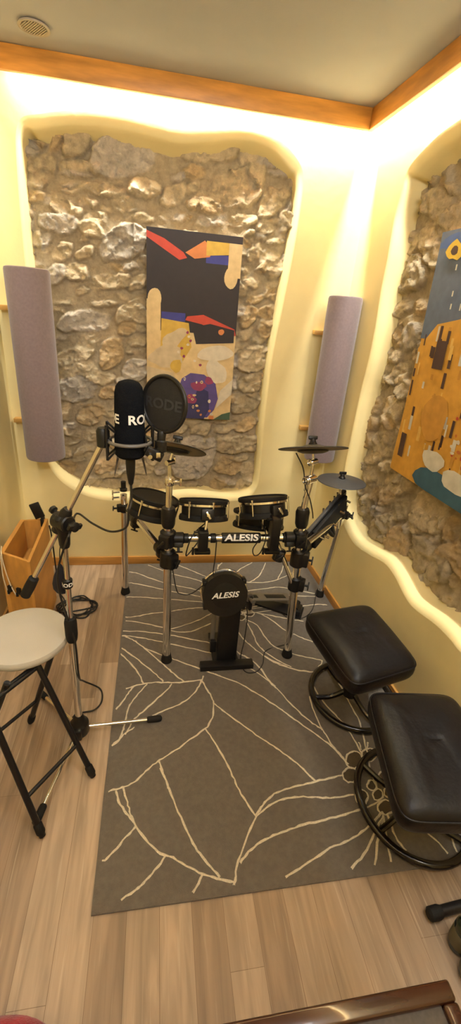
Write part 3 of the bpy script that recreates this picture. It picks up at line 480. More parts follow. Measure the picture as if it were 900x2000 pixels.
# ------------------------------------------------------------------ drum rack
FL=V((-1.0089,-0.9290,0.0090)); FR=V((-0.3902,-0.9379,0.0090)); FRt=V((-0.4255,-0.9290,0.8030)); BL=V((-1.2444,-0.3443,0.0040)); BR=V((-0.0361,-0.4336,0.0090)); BRt=V((-0.0503,-0.5670,0.6600)); BRt=V((-.045,-.46,.66))
ZX=.70
FRd=(FRt-FR); FRd=FRd/FRd.z
def frp(z): return FR+FRd*(z-FR.z)
FLx=lambda z: V((FL.x-.004,FL.y,z))
rk=thing('drum_rack','chrome tube drum rack with black clamps and four legs standing on the rug','drum rack',(-.69,-.92,.009))
def foot(c,up,par):
    return obj('rubber_foot',MB().lathe([(.026,0),(.028,.004),(.027,.012),(.023,.030),(.021,.045),(.0195,.046)],c,up,20),'rubber',par)
def leg(a,bt,r=.019):
    a=V(a);bt=V(bt); o=obj('leg',MB().cyl(a+(bt-a).normalized()*.02,bt,r,seg=22),'chrome',rk); foot(a,bt-a,o); return o
leg(FL,FLx(.80)); leg(FR,frp(.80)); leg(BL,V((BL.x+.006,BL.y,.655)),.0185); leg(BR,V((BR.x+.035,BR.y-.03,.66)),.0185)
BLt=V((BL.x+.006,BL.y,.62)); BRc=V((BR.x+.033,BR.y-.028,.64))
obj('crossbar',MB().cyl(FLx(ZX),frp(ZX),.0165,seg=20),'chrome',rk)
cl=FLx(ZX); cr=frp(ZX); xd=(cr-cl).normalized()
ps=V((-0.7794,-0.9300,0.7076));pe=V((-0.6064,-0.9300,0.7066))
sl0=cl+xd*((ps-cl).dot(xd)); sl1=cl+xd*((pe-cl).dot(xd))
obj('logo_sleeve',MB().cyl(sl0,sl1,.0235,seg=28,ch=.002),'black',rk,'black sleeve with white lettering')
slv=[o for o in rk.children if o.name.startswith('logo_sleeve')][0]
cdir=(V(CAM_LOC)-(sl0+sl1)/2).normalized(); nrm=(cdir-xd*cdir.dot(xd)).normalized(); upv=nrm.cross(xd)*1
def text_on_bar(mb,body,size,c,X,N,rad,xs):
    vs,fs=text_verts(body,size,.03,xs); Yv=N.cross(X)
    return mb.add([V(c)+X*(a+.14*b_)+Yv*(rad*math.sin(b_/rad))+N*(rad*math.cos(b_/rad)) for a,b_ in vs],fs)
obj('lettering',text_on_bar(MB(),'ALESIS',.043,(sl0+sl1)/2,xd,nrm,.0252,1.22),'white',slv,'white lettering')
# side bars
SBL=V((BL.x+.018,BL.y-.01,.575)); SBR=V((BR.x+.028,BR.y-.035,.60))
obj('side_bar',MB().tube([FLx(.635)+V((-.03,.03,0)),(FLx(.635)+SBL)/2+V((-.012,0,.012)),SBL],.0165,16,5),'chrome',rk)
obj('side_bar',MB().tube([frp(.64)+V((.03,.03,0)),(frp(.64)+SBR)/2+V((.012,0,.01)),SBR],.0165,16,5),'chrome',rk)
def clamp(c,ax,name='clamp',r=.031,h=.062,wing=(1,-.4,0),par=None,collar=True):
    c=V(c);ax=V(ax).normalized();mb=MB(); w=V(wing).normalized()
    mb.lathe([(r*.8,-h/2),(r,-h/2+.006),(r,h/2-.006),(r*.8,h/2)],c,ax,20)
    side=(w-ax*w.dot(ax)).normalized()
    mb.box(c+side*r*.75,(r*1.5,r*1.35,h*.8),X=side,Z=ax,bev=.006)
    t_=ax.cross(side)
    mb.cyl(c+side*r*1.2,c+side*(r*1.2+.024),.0055,seg=10)
    mb.box(c+side*(r*1.2+.027),(.007,.011,.042),X=side,Z=(ax+t_*.7),bev=.003)
    return obj(name,mb,'black',par or rk)
clamp(FLx(ZX),(0,0,1),r=.034,h=.075,wing=(-.5,-1,0)); clamp(FLx(ZX)+xd*.045,xd,r=.027,h=.05,wing=(0,-.6,-1))
clamp(FLx(.60),(0,0,1),r=.034,h=.085,wing=(.8,-1,0)); clamp(FLx(.632)+V((-.03,.035,0)),(SBL-FLx(.635)),r=.028,h=.05,wing=(0,0,-1))
clamp(frp(ZX),(0,0,1),r=.034,h=.075,wing=(-.2,-1,0)); clamp(frp(ZX)-xd*.05,xd,r=.028,h=.05,wing=(0,-.6,-1))
clamp(frp(.595),(0,0,1),r=.034,h=.085,wing=(1,-.5,0)); clamp(frp(.64)+V((.035,.035,0)),(SBR-frp(.64)),r=.028,h=.05,wing=(0,0,-1))
clamp(frp(.455),(0,0,1),r=.031,h=.075,wing=(1,-.5,0))
clamp((BL.x+.006,BL.y,.575),(0,0,1),r=.026,h=.05,wing=(-1,-.2,0)); clamp(SBR,(SBR-frp(.66)),r=.027,h=.05,wing=(.3,-1,0))
clamp(frp(.60)+V((-.085,.02,.0)),(.3,.2,1),r=.027,h=.06,wing=(-.3,-1,0))
obj('brace',MB().cyl(frp(.60)+V((-.10,.02,.06)),frp(.455)+V((-.012,-.012,.0)),.0115,seg=14),'chrome',rk)
# memory collars on the bar
for f in (.13,.33,.78,.88):
    q=cl+xd*((cr-cl).length*f); obj('bar_collar',MB().cyl(q-xd*.012,q+xd*.012,.0215,seg=20,ch=.003),'black',rk)
# boom tubes for the cymbals
def cup(c,ax,par): 
    return obj('boom_cup',MB().lathe([(.024,-.045),(.029,-.03),(.031,.03),(.026,.045),(.014,.047)],c,ax,20),'black',par)
cup(FLx(.80),(0,0,1),rk); cup(frp(.80),FRd,rk)
LU=V((-1.0105,-0.9250,0.9607)); LV=V((-1.0120,-0.9250,1.0413)); LC=V((-0.9867,-0.9150,1.1002))
obj('boom_tube',MB().cyl(FLx(.83),LU+V((0,0,.01)),.0135,seg=16),'chrome',rk)
obj('boom_rod',MB().cyl(LU,LV,.0075,seg=12),'chrome',rk)
mb=MB().lathe([(.018,-.016),(.020,-.012),(.020,.012),(.018,.016)],LU,(0,0,1),18); mb.cyl(LU+V((.01,-.005,0)),LU+V((.04,-.012,.004)),.006,seg=10); mb.box(LU+V((.045,-.014,.002)),(.008,.008,.036),bev=.003)
obj('tube_joint',mb,'chrome',rk)
mb=MB().cyl(LV+V((-.012,-.012,0)),LV+V((.016,.012,0)),.011,seg=14); mb.cyl(LV,LC+V((-.008,0,.0)),.0055,seg=10); mb.box(LV+V((.02,.014,.004)),(.008,.012,.03),bev=.003)
obj('cymbal_tilter',mb,'chrome',rk)
RU=V((-0.4169,-0.9300,0.9829)); RV=V((-0.4160,-0.9300,1.0607)); RC=V((-0.4284,-0.9300,1.1223))
obj('boom_tube',MB().cyl(frp(.83),RU,.0135,seg=16),'chrome',rk)
mb=MB().cyl(RU+V((-.022,-.014,0)),RU+V((.022,.014,0)),.019,seg=18,ch=.003); mb.cyl(RU-V((.006,0,.055)),RU,.016,seg=14); mb.torus(RU+V((-.028,-.02,.0)),.014,.004,(1,.6,0),16,8)
obj('tube_joint',mb,'chrome',rk)
obj('boom_rod',MB().cyl(RU,RV,.0075,seg=12),'chrome',rk)
mb=MB().cyl(RV+V((-.016,-.010,0)),RV+V((.016,.010,0)),.013,seg=14,ch=.002); mb.torus(RV+V((-.020,-.012,.0)),.012,.0035,(1,.6,0),16,8); mb.cyl(RV,RC,.0055,seg=10)
obj('cymbal_tilter',mb,'chrome',rk)
# ------------------------------------------------------------------ cymbals
def cymbal(c,n,r,label,rod=None,xh=(1,0,0)):
    c=V(c);n=V(n).normalized(); t=thing('cymbal_pad',label,'cymbal',c,'electronic cymbals')
    pl=obj('pad',MB().lathe([(.012,.012),(r*.2,.011),(r*.34,.004),(r*.94,-.002),(r-.002,-.0035),(r,-.0065),(r-.004,-.0085)],c,n,56),'cym',t)
    obj('underside',MB().lathe([(r-.004,-.0085),(r*.55,-.009),(r*.55,-.0095),(.012,-.008)],c,n,56),'cymunder',t,'lighter brown underside')
    obj('sensor_housing',MB().lathe([(r*.46,-.009),(r*.44,-.017),(r*.3,-.024),(.012,-.026)],c,n,36),'black',t)
    obj('wing_nut',MB().lathe([(.017,.011),(.018,.016),(.012,.024),(.011,.034),(.008,.036)],c,n,16).box(c+n*.040,(.040,.010,.016),X=xh,Z=n,bev=.004),'black',t)
    if rod is not None: obj('rod',MB().cyl(c-n*.02,rod,.0055,seg=10),'chrome',t)
    return t
cymbal(LC,(.19,.50,1),.122,'round cymbal pad tilted away, behind the pop filter on the left boom')
cymbal(RC,(-.03,.37,1),.143,'upper right cymbal pad seen edge on, in front of the lilac column')
LRC=V((-0.0932,-0.5500,0.8381)); wcl=V((-0.0428,-0.5500,0.6427))
LRt=thing('cymbal_pad','lower right round grey black cymbal pad beside the right stone recess','cymbal',LRC,'electronic cymbals')
bpy.data.objects.remove(LRt)
t3=cymbal(LRC,(.0,.02,1),.128,'lower right round grey black cymbal pad beside the right stone recess',rod=V((-0.0581,-0.5500,0.5505)))
clamp(wcl,(V((-0.0596,-0.5500,0.8153))-V((-0.0581,-0.5500,0.5505))),r=.018,h=.04,wing=(.9,-.6,.2))
obj('clamp_arm',MB().cyl(wcl,SBR+V((0,0,.01)),.009,seg=12),'blacksteel',rk)
# ------------------------------------------------------------------ drum pads
def drum(c,n,r,h,label,lugs,mount=None,xh=(1,0,0)):
    c=V(c);n=V(n).normalized();x,y,z=basis(n,xh); t=thing('drum_pad',label,'drum pad',c,'electronic drum pads')
    obj('shell',MB().lathe([(.01,-h*.5),(r*.93,-h*.5),(r*.965,-h*.47),(r*.965,-h*.36),(r*.9,-h*.3),(r*.9,h*.30),(r*.965,h*.34)],c,n,44),'black',t)
    obj('lower_rim',MB().lathe([(r*.93,-h*.5),(r,-h*.48),(r*1.01,-h*.34),(r*.97,-h*.22),(r*.9,-h*.2)],c,n,44),'rubber',t)
    obj('head',MB().lathe([(.0001,h*.47),(r*.93,h*.47)],c,n,44),'mesh',t)
    obj('hoop',MB().lathe([(r*.93,h*.46),(r*.93,h*.52),(r*.97,h*.55),(r*1.01,h*.52),(r*1.02,h*.40),(r*1.0,h*.34)],c,n,44),'rubber',t)
    obj('rim_band',MB().lathe([(r*.985,h*.22),(r*1.0,h*.23),(r*1.0,h*.33),(r*.985,h*.345)],c,n,44),'chrome',t,'chrome band under the hoop')
    for a in lugs:
        a=math.radians(a); q=c+(x*math.cos(a)+y*math.sin(a))*r*1.015
        obj('tension_rod',MB().cyl(q-z*h*.32,q+z*h*.42,.0042,seg=8).cyl(q+z*h*.38,q+z*h*.46,.0065,seg=8),'chrome',t)
    if mount is not None:
        a=math.radians(mount[0]); d=(x*math.cos(a)+y*math.sin(a)); q=c+d*r*1.0-z*h*.12
        mb=MB().box(q,(.03,.055,h*.55),X=d,Z=z,bev=.005); obj('mount_block',mb,'black',t)
        e=q+d*.018; s_=(d.cross(z)).normalized()
        obj('wing_screw',MB().cyl(e-d*.01,e+d*.012,.007,seg=12).box(e+d*.014,(.005,.010,.036),X=d,Z=(z+s_*.6),bev=.002),'chrome',t)
        if len(mount)>1:
            P=[q+d*.004-z*.01]+[V(v) for v in mount[1:]]
            obj('mount_rod',MB().tube(P,.0062,10,0),'chrome',t)
    return t
T2=V((-0.8491,-0.8000,0.7754)); k2=V((-0.8630,-0.9300,0.7130))
drum(T2,(.02,.36,1),.112,.092,'small drum pad level above the crossbar, left of the lettered sleeve',(-130,-75,-25,40,140),(-88,k2+V((0,-.03,-.02))))
T3=V((-0.5726,-0.8000,0.7929)); k3=V((-0.5360,-0.9300,0.7089))
drum(T3,(-.10,.36,1),.113,.092,'upper of the two overlapping drum pads right of the lettered sleeve',(-128,-20,60,150),(-72,k3+V((-.004,-.03,-.03))))
T4=V((-0.5395,-0.6200,0.6411))
drum(T4,(.05,.30,1),.132,.085,'lower of the two overlapping drum pads, half hidden behind the other one',(-150,-95,-40,60),None)
T1=V((-1.0773,-0.7000,0.7487))
drum(T1,(.24,.12,1),.113,.095,'left drum pad tilted toward the centre, in front of the far left rack leg',(-165,-120,-60,0),None)
# pad holders on the bars
def holder(q,par_ax,hh,name='pad_clamp'):
    mb=MB(); q=V(q); mb.box(q+V((0,-.012,.0)),(.042,.058,hh),bev=.006); mb.cyl(q+V((-.018,-.015,hh/2-.01)),q+V((-.04,-.02,hh/2-.008)),.006,seg=8)
    mb.box(q+V((0,-.012,-hh/2-.012)),(.07,.035,.018),bev=.005); mb.box(q+V((-.042,-.02,-hh/2-.006)),(.01,.012,.035),bev=.003)
    return obj(name,mb,'black',rk)
holder(cl+xd*((k2-cl).dot(xd)),xd,.095); holder(cl+xd*((k3-cl).dot(xd))+V((-.012,0,.03)),xd,.16)
qa=FLx(.635)+(SBL-FLx(.635))*.66+V((-.012,0,.012)); clamp(qa,(SBL-FLx(.635)),r=.03,h=.06,wing=(.2,-1,-.9)); obj('pad_arm',MB().cyl(qa+V((0,0,-.01)),T1+V((-.06,.0,-.05)),.008,seg=10),'chrome',rk)
obj('pad_arm',MB().tube([frp(.60)+V((-.10,.02,.05)),frp(.60)+V((-.13,.12,.085)),T4+V((.06,-.03,-.045))],.009,10,4),'chrome',rk)
mb=MB(); q=V((BL.x+.006,BL.y,.655)); mb.lathe([(.02,.022),(.02,.035),(.014,.038),(.014,.075)],q,(0,0,1),16)
obj('leg_cap',mb,'black',rk)
mb=MB()
for dz in (-.008,.022): mb.cyl(q+V((-.02,-.02,dz)),q+V((-.055,-.03,dz)),.005,seg=8).box(q+V((-.055,-.03,dz)),(.008,.012,.026),bev=.003)
mb.cyl(q+V((0,-.03,0)),q+V((0,-.05,0)),.012,seg=14)
obj('wing_bolts',mb,'chrome',rk)
# ------------------------------------------------------------------ drum module
ma=V((-0.3280,-0.8000,0.6519)); mbp=V((-0.0381,-0.5200,0.7708)); e=(mbp-ma); Lm=e.length; ex=e.normalized()
nb=V((.12,-.93,-.16)); nb=(nb-ex*nb.dot(ex)).normalized(); dz=ex.cross(nb).normalized()
if dz.z>0: dz=-dz
mc=(ma+mbp)/2+dz*.065
t=thing('drum_module','black drum module seen from behind with silver plugs, on the right rack arm','drum module',mc)
bd=obj('housing',MB().box(mc-nb*.012,(Lm,.13,.026),X=ex,Z=nb,bev=.006),'black',t)
obj('back_cover',MB().box(mc+nb*.010,(Lm*.86,.11,.024),X=ex,Z=nb,bev=.008),'rubber',t)
obj('top_edge',MB().box((ma+mbp)/2-nb*.012-dz*.001,(Lm*.97,.004,.018),X=ex,Z=nb,bev=.001),M['cym'],t,'grey edge strip')
for i,fq in enumerate((-.05,.12,.24,.33,.40)):
    a=(ma+mbp)/2+ex*(Lm*fq)-nb*.02; obj('knob',MB().cyl(a,a-dz*.018,.006,seg=10),'chrome',t)
for i,(fq,dd) in enumerate(((.38,.03),(.22,.06),(.02,.085),(-.2,.10),(-.32,.07))):
    a=mc+ex*(Lm*fq)+dz*(dd-.065)+nb*.02; obj('jack_plug',MB().cyl(a,a+(nb*.6+dz*.4+ex*.3).normalized()*.028,.006,seg=10),'chrome',t)
obj('module_arm',MB().tube([mc+nb*.02+dz*.03,mc+nb*.03+dz*.09,frp(.665)+(SBR-frp(.665))*.55],.013,12,4),'blacksteel',t)
# ------------------------------------------------------------------ kick pad tower
kb0=V((-0.8491,-0.9965,0.0100)); kb1=V((-0.5847,-0.9960,0.0100)); kc=(kb0+kb1)/2; kx=(kb1-kb0).normalized()
t=thing('kick_pad_tower','black kick drum pad on an upright tower with lettered round cover, on the rug','kick drum pad',(kc.x,kc.y,ZR))
obj('base_bar',MB().box(V((kc.x,kc.y,ZR+.016)),((kb1-kb0).length,.045,.031),X=kx,bev=.005),'black',t)
mb=MB(); mb.box(V((kc.x,kc.y+.12,ZR+.007)),(.13,.25,.012),X=kx,bev=.003); obj('floor_plate',mb,'blacksteel',t)
hc=V((-0.7537,-1.0000,0.4358))
obj('column',MB().box(V((kc.x+.0,kc.y+.035,(hc.z-.02+ZR+.02)/2)),(.098,.035,hc.z-.02-ZR-.02),X=kx,bev=.006),'black',t)
mb=MB().box(V((kc.x-.07,kc.y+.07,.20)),(.022,.012,.18),X=kx,bev=.003); mb.cyl(V((kc.x-.07,kc.y+.075,.08)),V((kc.x-.07,kc.y+.075,.36)),.006,seg=10)
obj('side_bracket',mb,'pedal',t,'grey metal side bracket')
obj('bracket_foot',MB().box(V((kc.x-.066,kc.y+.06,.10)),(.03,.03,.07),X=kx,bev=.004),'black',t)
hn=V((-.02,-1,.22)).normalized(); hc=V((hc.x,kc.y+.02,hc.z)); rr=.103
obj('pad_body',MB().lathe([(rr*.8,.0),(rr*.96,.004),(rr,.014),(rr,-.02)][::1],hc+hn*0,hn*-1,48).lathe([(rr*1.0,-.02),(rr*1.0,-.045),(rr*.9,-.05)],hc,hn,48),'black',t)
obj('back_cover',MB().lathe([(rr*.98,-.012),(rr*.97,.004),(rr*.90,.014),(rr*.6,.020),(.0001,.022)],hc,hn,48),'black',t,'black round cover with lettering')
cov=[o for o in t.children if o.name.startswith('back_cover')][0]
hx=V((1,0,0));hx=(hx-hn*hx.dot(hn)).normalized(); hy=hn.cross(hx)
hx2=(hx*math.cos(.07)+hy*math.sin(.07)); hy2=hn.cross(hx2)
def text_slant(mb,body,size,c,X,Yv,off,bold,xs,sl):
    vs,fs=text_verts(body,size,bold,xs); N=X.cross(Yv); return mb.add([V(c)+X*(a+sl*b_)+Yv*b_+N*off for a,b_ in vs],fs)
obj('lettering',text_slant(MB(),'ALESIS',.037,hc+hy*.002+hx*.003,hx2,hy2,.0228,.026,1.15,.35),'white',cov,'white lettering')
obj('lettering',text_slant(MB(),'---',.016,hc+hy*.006+hx*.083,hx2,hy2,.0218,.0,.8,.0),'greyprint',cov,'small faint mark')
obj('rim_hoop',MB().torus(hc-hn*.03,rr*1.01,.007,hn,48,10),'chrome',t,'chrome rim hoop')
for a in (35,150,215,325):
    a=math.radians(a); q=hc+hx*math.cos(a)*rr*1.04+hy*math.sin(a)*rr*1.04; obj('lug',MB().box(q-hn*.012,(.018,.022,.05),X=hx,Z=hn,bev=.004),'black',t)
# kick pedal
pt=V((-0.5307,-0.5715,0.1150)); ph=V((-0.2557,-0.5025,0.0550)); pd=(ph-pt); pdn=V((pd.x,pd.y,0)).normalized(); pside=V((-pdn.y,pdn.x,0))
t=thing('kick_pedal','kick drum pedal with grey slotted footboard, right of the kick pad','drum pedal',(pt.x+.1,pt.y+.1,ZR))
g0=V((-0.4593,-0.4859,0.0120)); g1=V((-0.2069,-0.6177,0.0120))
mb=MB(); gd=(g1-g0).normalized(); gs_=V((-gd.y,gd.x,0)); mb.add([g0-gs_*.03,g0+gs_*.03,g1+gs_*.055,g1-gs_*.055,g0-gs_*.03+V((0,0,.012)),g0+gs_*.03+V((0,0,.012)),g1+gs_*.055+V((0,0,.012)),g1-gs_*.055+V((0,0,.012))],[[0,1,2,3],[4,5,6,7],[0,1,5,4],[1,2,6,5],[2,3,7,6],[3,0,4,7]])
obj('base_plate',mb,'blacksteel',t)
fbz=(pd.normalized().cross(pside)*-1); fbz=fbz if fbz.z>0 else -fbz
obj('footboard',MB().box((pt+ph)/2,(pd.length,.075,.009),X=pd,Z=fbz,bev=.003),'pedal',t,'grey metal footboard')
fb=[o for o in t.children if o.name.startswith('footboard')][0]
obj('slot',MB().box(pt+pd*.62+fbz*.005,(pd.length*.48,.036,.003),X=pd,Z=fbz,bev=.001),'blacksteel',fb); obj('slot',MB().box(pt+pd*.13+fbz*.005,(pd.length*.12,.03,.003),X=pd,Z=fbz,bev=.001),'blacksteel',fb)
obj('heel_block',MB().box(V((-0.2387,-0.6069,0.0350)),(.05,.085,.045),X=gd,bev=.008).cyl(V((-0.2442,-0.5970,0.0500))-gs_*.03,V((-0.2442,-0.5970,0.0500))+gs_*.05,.018,seg=16),'black',t)
obj('frame_post',MB().box(pt+V((.0,.02,-.035)),(.02,.09,.09),X=pdn,bev=.004),'blacksteel',t)
obj('drive_cam',MB().cyl(pt+pside*.05+V((0,0,.0)),pt-pside*.05,.010,seg=12).cyl(pt+pside*.012,pt-pside*.012,.026,seg=20),'pedal',t)
# ------------------------------------------------------------------ mic stand
MB0=V((-1.3592,-1.3179,0.0450)); mx,my=MB0.x,MB0.y
t=thing('microphone_stand','chrome boom microphone stand on a tripod base beside the white stool','microphone stand',(mx,my,0))
cz=.965; ct=V((-1.3616,-1.2700,0.9724)); ct=V((mx+.01,my,ct.z))
obj('lower_tube',MB().cyl((mx,my,.06),(mx+.005,my,.56),.0135,seg=18),'chrome',t)
obj('upper_tube',MB().cyl((mx+.005,my,.5),ct,.0095,seg=16),'chrome',t)
obj('height_grip',MB().lathe([(.016,.50),(.019,.51),(.0215,.53),(.0215,.585),(.018,.60),(.012,.605)],(mx+.004,my,0),(0,0,1),20),'rubber',t)
zc=.745
co_=obj('collar',MB().cyl((mx+.007,my,zc-.016),(mx+.007,my,zc+.016),.0165,seg=20,ch=.002),'black',t,'black collar with white letters')
cv=V(CAM_LOC)-V((mx,my,zc)); cv.z=0; cv.normalize(); cxv=V((0,0,1)).cross(cv)
def text_ring(body,size,c,rad,N,bold,xs,seedoff=0.):
    vs,fs=text_verts(body,size,bold,xs); N=V(N); X=V((0,0,1)).cross(N); mb=MB()
    return mb.add([V(c)+(N*math.cos(a/rad+seedoff)+X*math.sin(a/rad+seedoff))*rad+V((0,0,b_)) for a,b_ in vs],fs)
obj('lettering',text_ring('RODE',.019,(mx+.007,my,zc),.0172,cv,.03,1.1),'white',co_,'white letters')
hub=obj('tripod_hub',MB().lathe([(.012,.03),(.034,.035),(.038,.05),(.036,.085),(.024,.10),(.018,.125),(.0145,.13)],(mx,my,0),(0,0,1),24).box((mx+.0,my-.03,.065),(.03,.04,.05),bev=.006),'black',t)
rt=V((-1.0437,-1.2694,0.0160)); ft_=V((-1.4529,-1.6372,0.0140)); lt=V((-1.5658,-1.0853,0.0140))
for tip in (rt,ft_,lt):
    a=V((mx,my,.06)); d=(tip-a).normalized(); l=obj('tripod_leg',MB().cyl(a+d*.025,tip-d*.02,.0075,seg=14),'chrome',t)
    obj('rubber_tip',MB().lathe([(.009,-.055),(.0125,-.05),(.014,-.01),(.012,.004),(.006,.008)],tip,d,16),'rubber',l)
# boom: tip at the shock mount, tail with a grip
tip=V((-1.2072,-1.3474,1.2507)); 
bd_=(tip-ct).normalized(); tail0=ct-bd_*.10; 
tl=V((-1.4243,-1.5000,0.9431)); tl=ct-bd_*.30
obj('boom_tube',MB().cyl(ct-bd_*.24,tip,.0085,seg=16),'chrome',t)
obj('counter_grip',MB().lathe([(.012,0),(.017,.004),(.018,.05),(.0165,.085),(.0095,.09)],ct-bd_*.335,bd_,18),'rubber',t)
mb=MB(); mb.lathe([(.014,-.085),(.017,-.075),(.020,-.03),(.026,-.005),(.027,.02),(.018,.03)],ct+V((0,0,-.005)),(0,0,1),20)
pb=V((.75,-.65,0)).normalized()
mb.cyl(ct-pb*.03,ct+pb*.03,.027,seg=24,ch=.004); mb.lathe([(.012,-.05),(.018,-.045),(.019,.03),(.013,.045)],ct+V((0,0,.006)),bd_,18)
mb.lathe([(.006,0),(.006,.012),(.015,.016),(.016,.03),(.010,.034)],ct+pb*.03,pb,14); mb.box(ct+pb*.055,(.012,.05,.02),X=pb,Z=(bd_),bev=.004)
mb.lathe([(.006,0),(.006,.012),(.013,.016),(.013,.026),(.008,.03)],ct+bd_*.01-pb*.028+V((0,0,.01)),-pb+V((0,0,.4)),14)
obj('boom_clutch',mb,'black',t)
# ------------------------------------------------------------------ microphone + pop filter
MD=1.15
mtop=V((-1.1352,-1.3653,1.4091)); mbot=V((-1.1329,-1.4514,1.2265)); mbot=V((mtop.x,mtop.y,mbot.z+.0))
mctr=V((-1.1347,-1.4082,1.3178)); mbase=V((mctr.x,mctr.y,mctr.z-.103)); Hm=.206
t=thing('microphone','black studio microphone in a foam windscreen with white letters, on the boom stand','microphone',mbase)
up=V((0,0,1))
ws=obj('foam_windscreen',MB().lathe([(.030,.085),(.0385,.088),(.0395,.10),(.0385,.15),(.0375,.175),(.034,.192),(.026,.203),(.013,.208),(.0001,.209)],mbase,up,36),'foam',t)
cv=V(CAM_LOC)-mctr; cv.z=0; cv.normalize()
zt_=mctr.z+.010
for so in (1.15,1.15-math.pi):
    obj('lettering',text_ring('RODE',.033,(mbase.x,mbase.y,mbase.z+.112),.0400,cv,.03,1.15,so),'white',ws,'white letters')
obj('body',MB().lathe([(.0001,.0),(.022,.0),(.033,.004),(.0405,.012),(.0415,.03),(.0410,.08),(.039,.09)],mbase,up,36),'foam',t)
mb=MB(); mb.torus(mbase+up*.050,.058,.0048,up,40,8)
sm=obj('shock_mount_ring',mb,'ring',t,'grey shock mount ring')
mb=MB(); side=V((0,0,1)).cross(cv)   # toward picture right
for sgn in (-1,1):
    for dv in (-.35,.35):
        dirv=(side*sgn*math.cos(dv)+cv*math.sin(dv)); o_=mbase+dirv*.064
        mb.tube([o_+up*.095,o_+up*.0],.0035,8,0); mb.tube([o_+up*.095,mbase+dirv*.036+up*.070],.003,8,0); mb.tube([o_+up*.0,mbase+dirv*.036+up*.028],.003,8,0); mb.tube([o_+up*.05,mbase+dirv*.056+up*.05],.004,8,0)
obj('shock_mount_frame',mb,'blacksteel',t)
for a in (-.6,.3): 
    for s2 in (-1,1):
        d_=side*.035*s2+cv*.02*a; obj('elastic_cord',MB().tube([mbase+d_+up*.0,mbase+d_*1.25-up*.05,mbase+d_*.9+up*-.0],.0012,6,3),M['strap'],t)
hb=tip-V((0,0,0)); obj('mount_knob',MB().lathe([(.010,-.026),(.017,-.022),(.018,.02),(.013,.028)],mbase-side*.070+up*.055,up,18).box(mbase-side*.062+up*.05,(.03,.014,.018),X=side,bev=.003),'black',t)
obj('xlr_plug',MB().lathe([(.0135,.002),(.0135,-.012),(.012,-.045),(.007,-.075),(.0045,-.08)],mbase,up,16),'black',t)
# pop filter
pc=V((-1.0454,-1.4342,1.3704)); ang=math.radians(44); pn=(cv*math.cos(ang)-side*math.sin(ang)).normalized(); pn=(pn+V((0,0,.10))).normalized(); pr=.0705
t=thing('pop_filter','round black pop filter screen with dark lettering beside the microphone','pop filter',pc)
fr=obj('hoop',MB().torus(pc,pr,.0055,pn,48,10),'black',t)
scn=obj('screen',MB().lathe([(.0001,.005),(pr*.5,.0042),(pr*.96,.0005)],pc,pn,48),'popmesh',t)
px_=V((0,0,1)).cross(pn).normalized(); py_=pn.cross(px_)
mb=MB(); vs,fs=text_verts('RODE',.036,.03,1.25); mb.add([pc+px_*a+py_*b_+pn*(.0058-.0035*(a*a+b_*b_)/pr**2) for a,b_ in vs],fs)
obj('lettering',mb,'greyprint',scn,'dark grey lettering')
kb=pc-py_*pr; kn=V((-1.0698,-1.4456,1.2407))
obj('stem',MB().lathe([(.009,-.002),(.012,.006),(.011,.022),(.014,.026),(.013,.038)],kb,-py_,14).box(kb-py_*.040,(.030,.018,.03),X=px_,Z=py_,bev=.004),'black',t)
obj('clip_arm',MB().tube([kb-py_*.04,kb-py_*.065-side*.008,kn+up*.012],.009,10,4).box(kn,(.05,.02,.028),X=side,Z=(up+side*.5),bev=.005).tube([kn,kn-side*.02+up*.01,mbase+side*.06+up*.02],.008,10,3),'black',t)
obj('thumb_screw',MB().cyl(kn-side*.012+cv*.008,kn-side*.012+cv*.03,.006,seg=10).box(kn+side*.01+cv*.014,(.012,.006,.016),X=side,bev=.002),'chrome',t)
obj('side_rod',MB().tube([pc-px_*pr*.95-py_*pr*.3,pc-px_*pr*.9-py_*pr*1.0,kn-side*.02+up*.03],.003,8,4),'black',t)
# ------------------------------------------------------------------ cables
def cable(pts,r,label,m='cable',name='cable',smooth=7,cat='cable'):
    o=obj(name,MB().tube([V(p) for p in pts],r,8,smooth),m,org=tuple(V(pts[0]))); tag(o,label,cat); return o
xl=mbase-V((0,0,.08))
cl1=V((mx+.028,my-.02,ct.z-.02))
cable([xl,xl-V((0,0,.05)),V((-1.1418,-1.4276,1.0585)),V((-1.1543,-1.3722,0.9805)),V((-1.2124,-1.2786,0.9174)),V((-1.2823,-1.1838,0.8999)),V((-1.3458,-1.1046,0.8994)),cl1+V((.012,-.03,.01)),cl1+V((-.012,-.012,-.05)),
 (mx-.016,my-.012,.80),(mx-.018,my-.008,.70),(mx+.016,my-.018,.52),(mx+.020,my-.020,.35),V((-1.3730,-1.1090,0.0900)),V((-1.3113,-1.0786,0.0060)),V((-1.2949,-1.1457,0.0060)),V((-1.3196,-1.1923,0.0060)),V((-1.3708,-1.2036,0.0060)),V((-1.4033,-1.2213,0.0060)),V((-1.3970,-1.2715,0.0060))],.0036,'black microphone cable hanging from the microphone and running down the stand')
cc=V((-1.5028,-0.4831,0.0060)); pts=[]
for k in range(5*14):
    a=2*math.pi*k/14; rr_=.085+.012*math.sin(k*1.7)+.004*math.cos(k*.9); pts.append(cc+V((rr_*math.cos(a)*1.05+.008*math.sin(k*.35),rr_*math.sin(a)*1.0+.008*math.cos(k*.27),.0012*(k//14)*4+.001*math.sin(k))))
crd=[V((-1.628,-.395,.49)),V((-1.622,-.392,.42)),V((-1.618,-.392,.2)),V((-1.612,-.395,.06)),V((-1.585,-.41,.006)),V((-1.5883,-0.5154,0.0060))]
cable(crd+pts,.0040,'black cable lying in a round coil on the floor beside the wooden crate',name='coiled_cable',smooth=3)
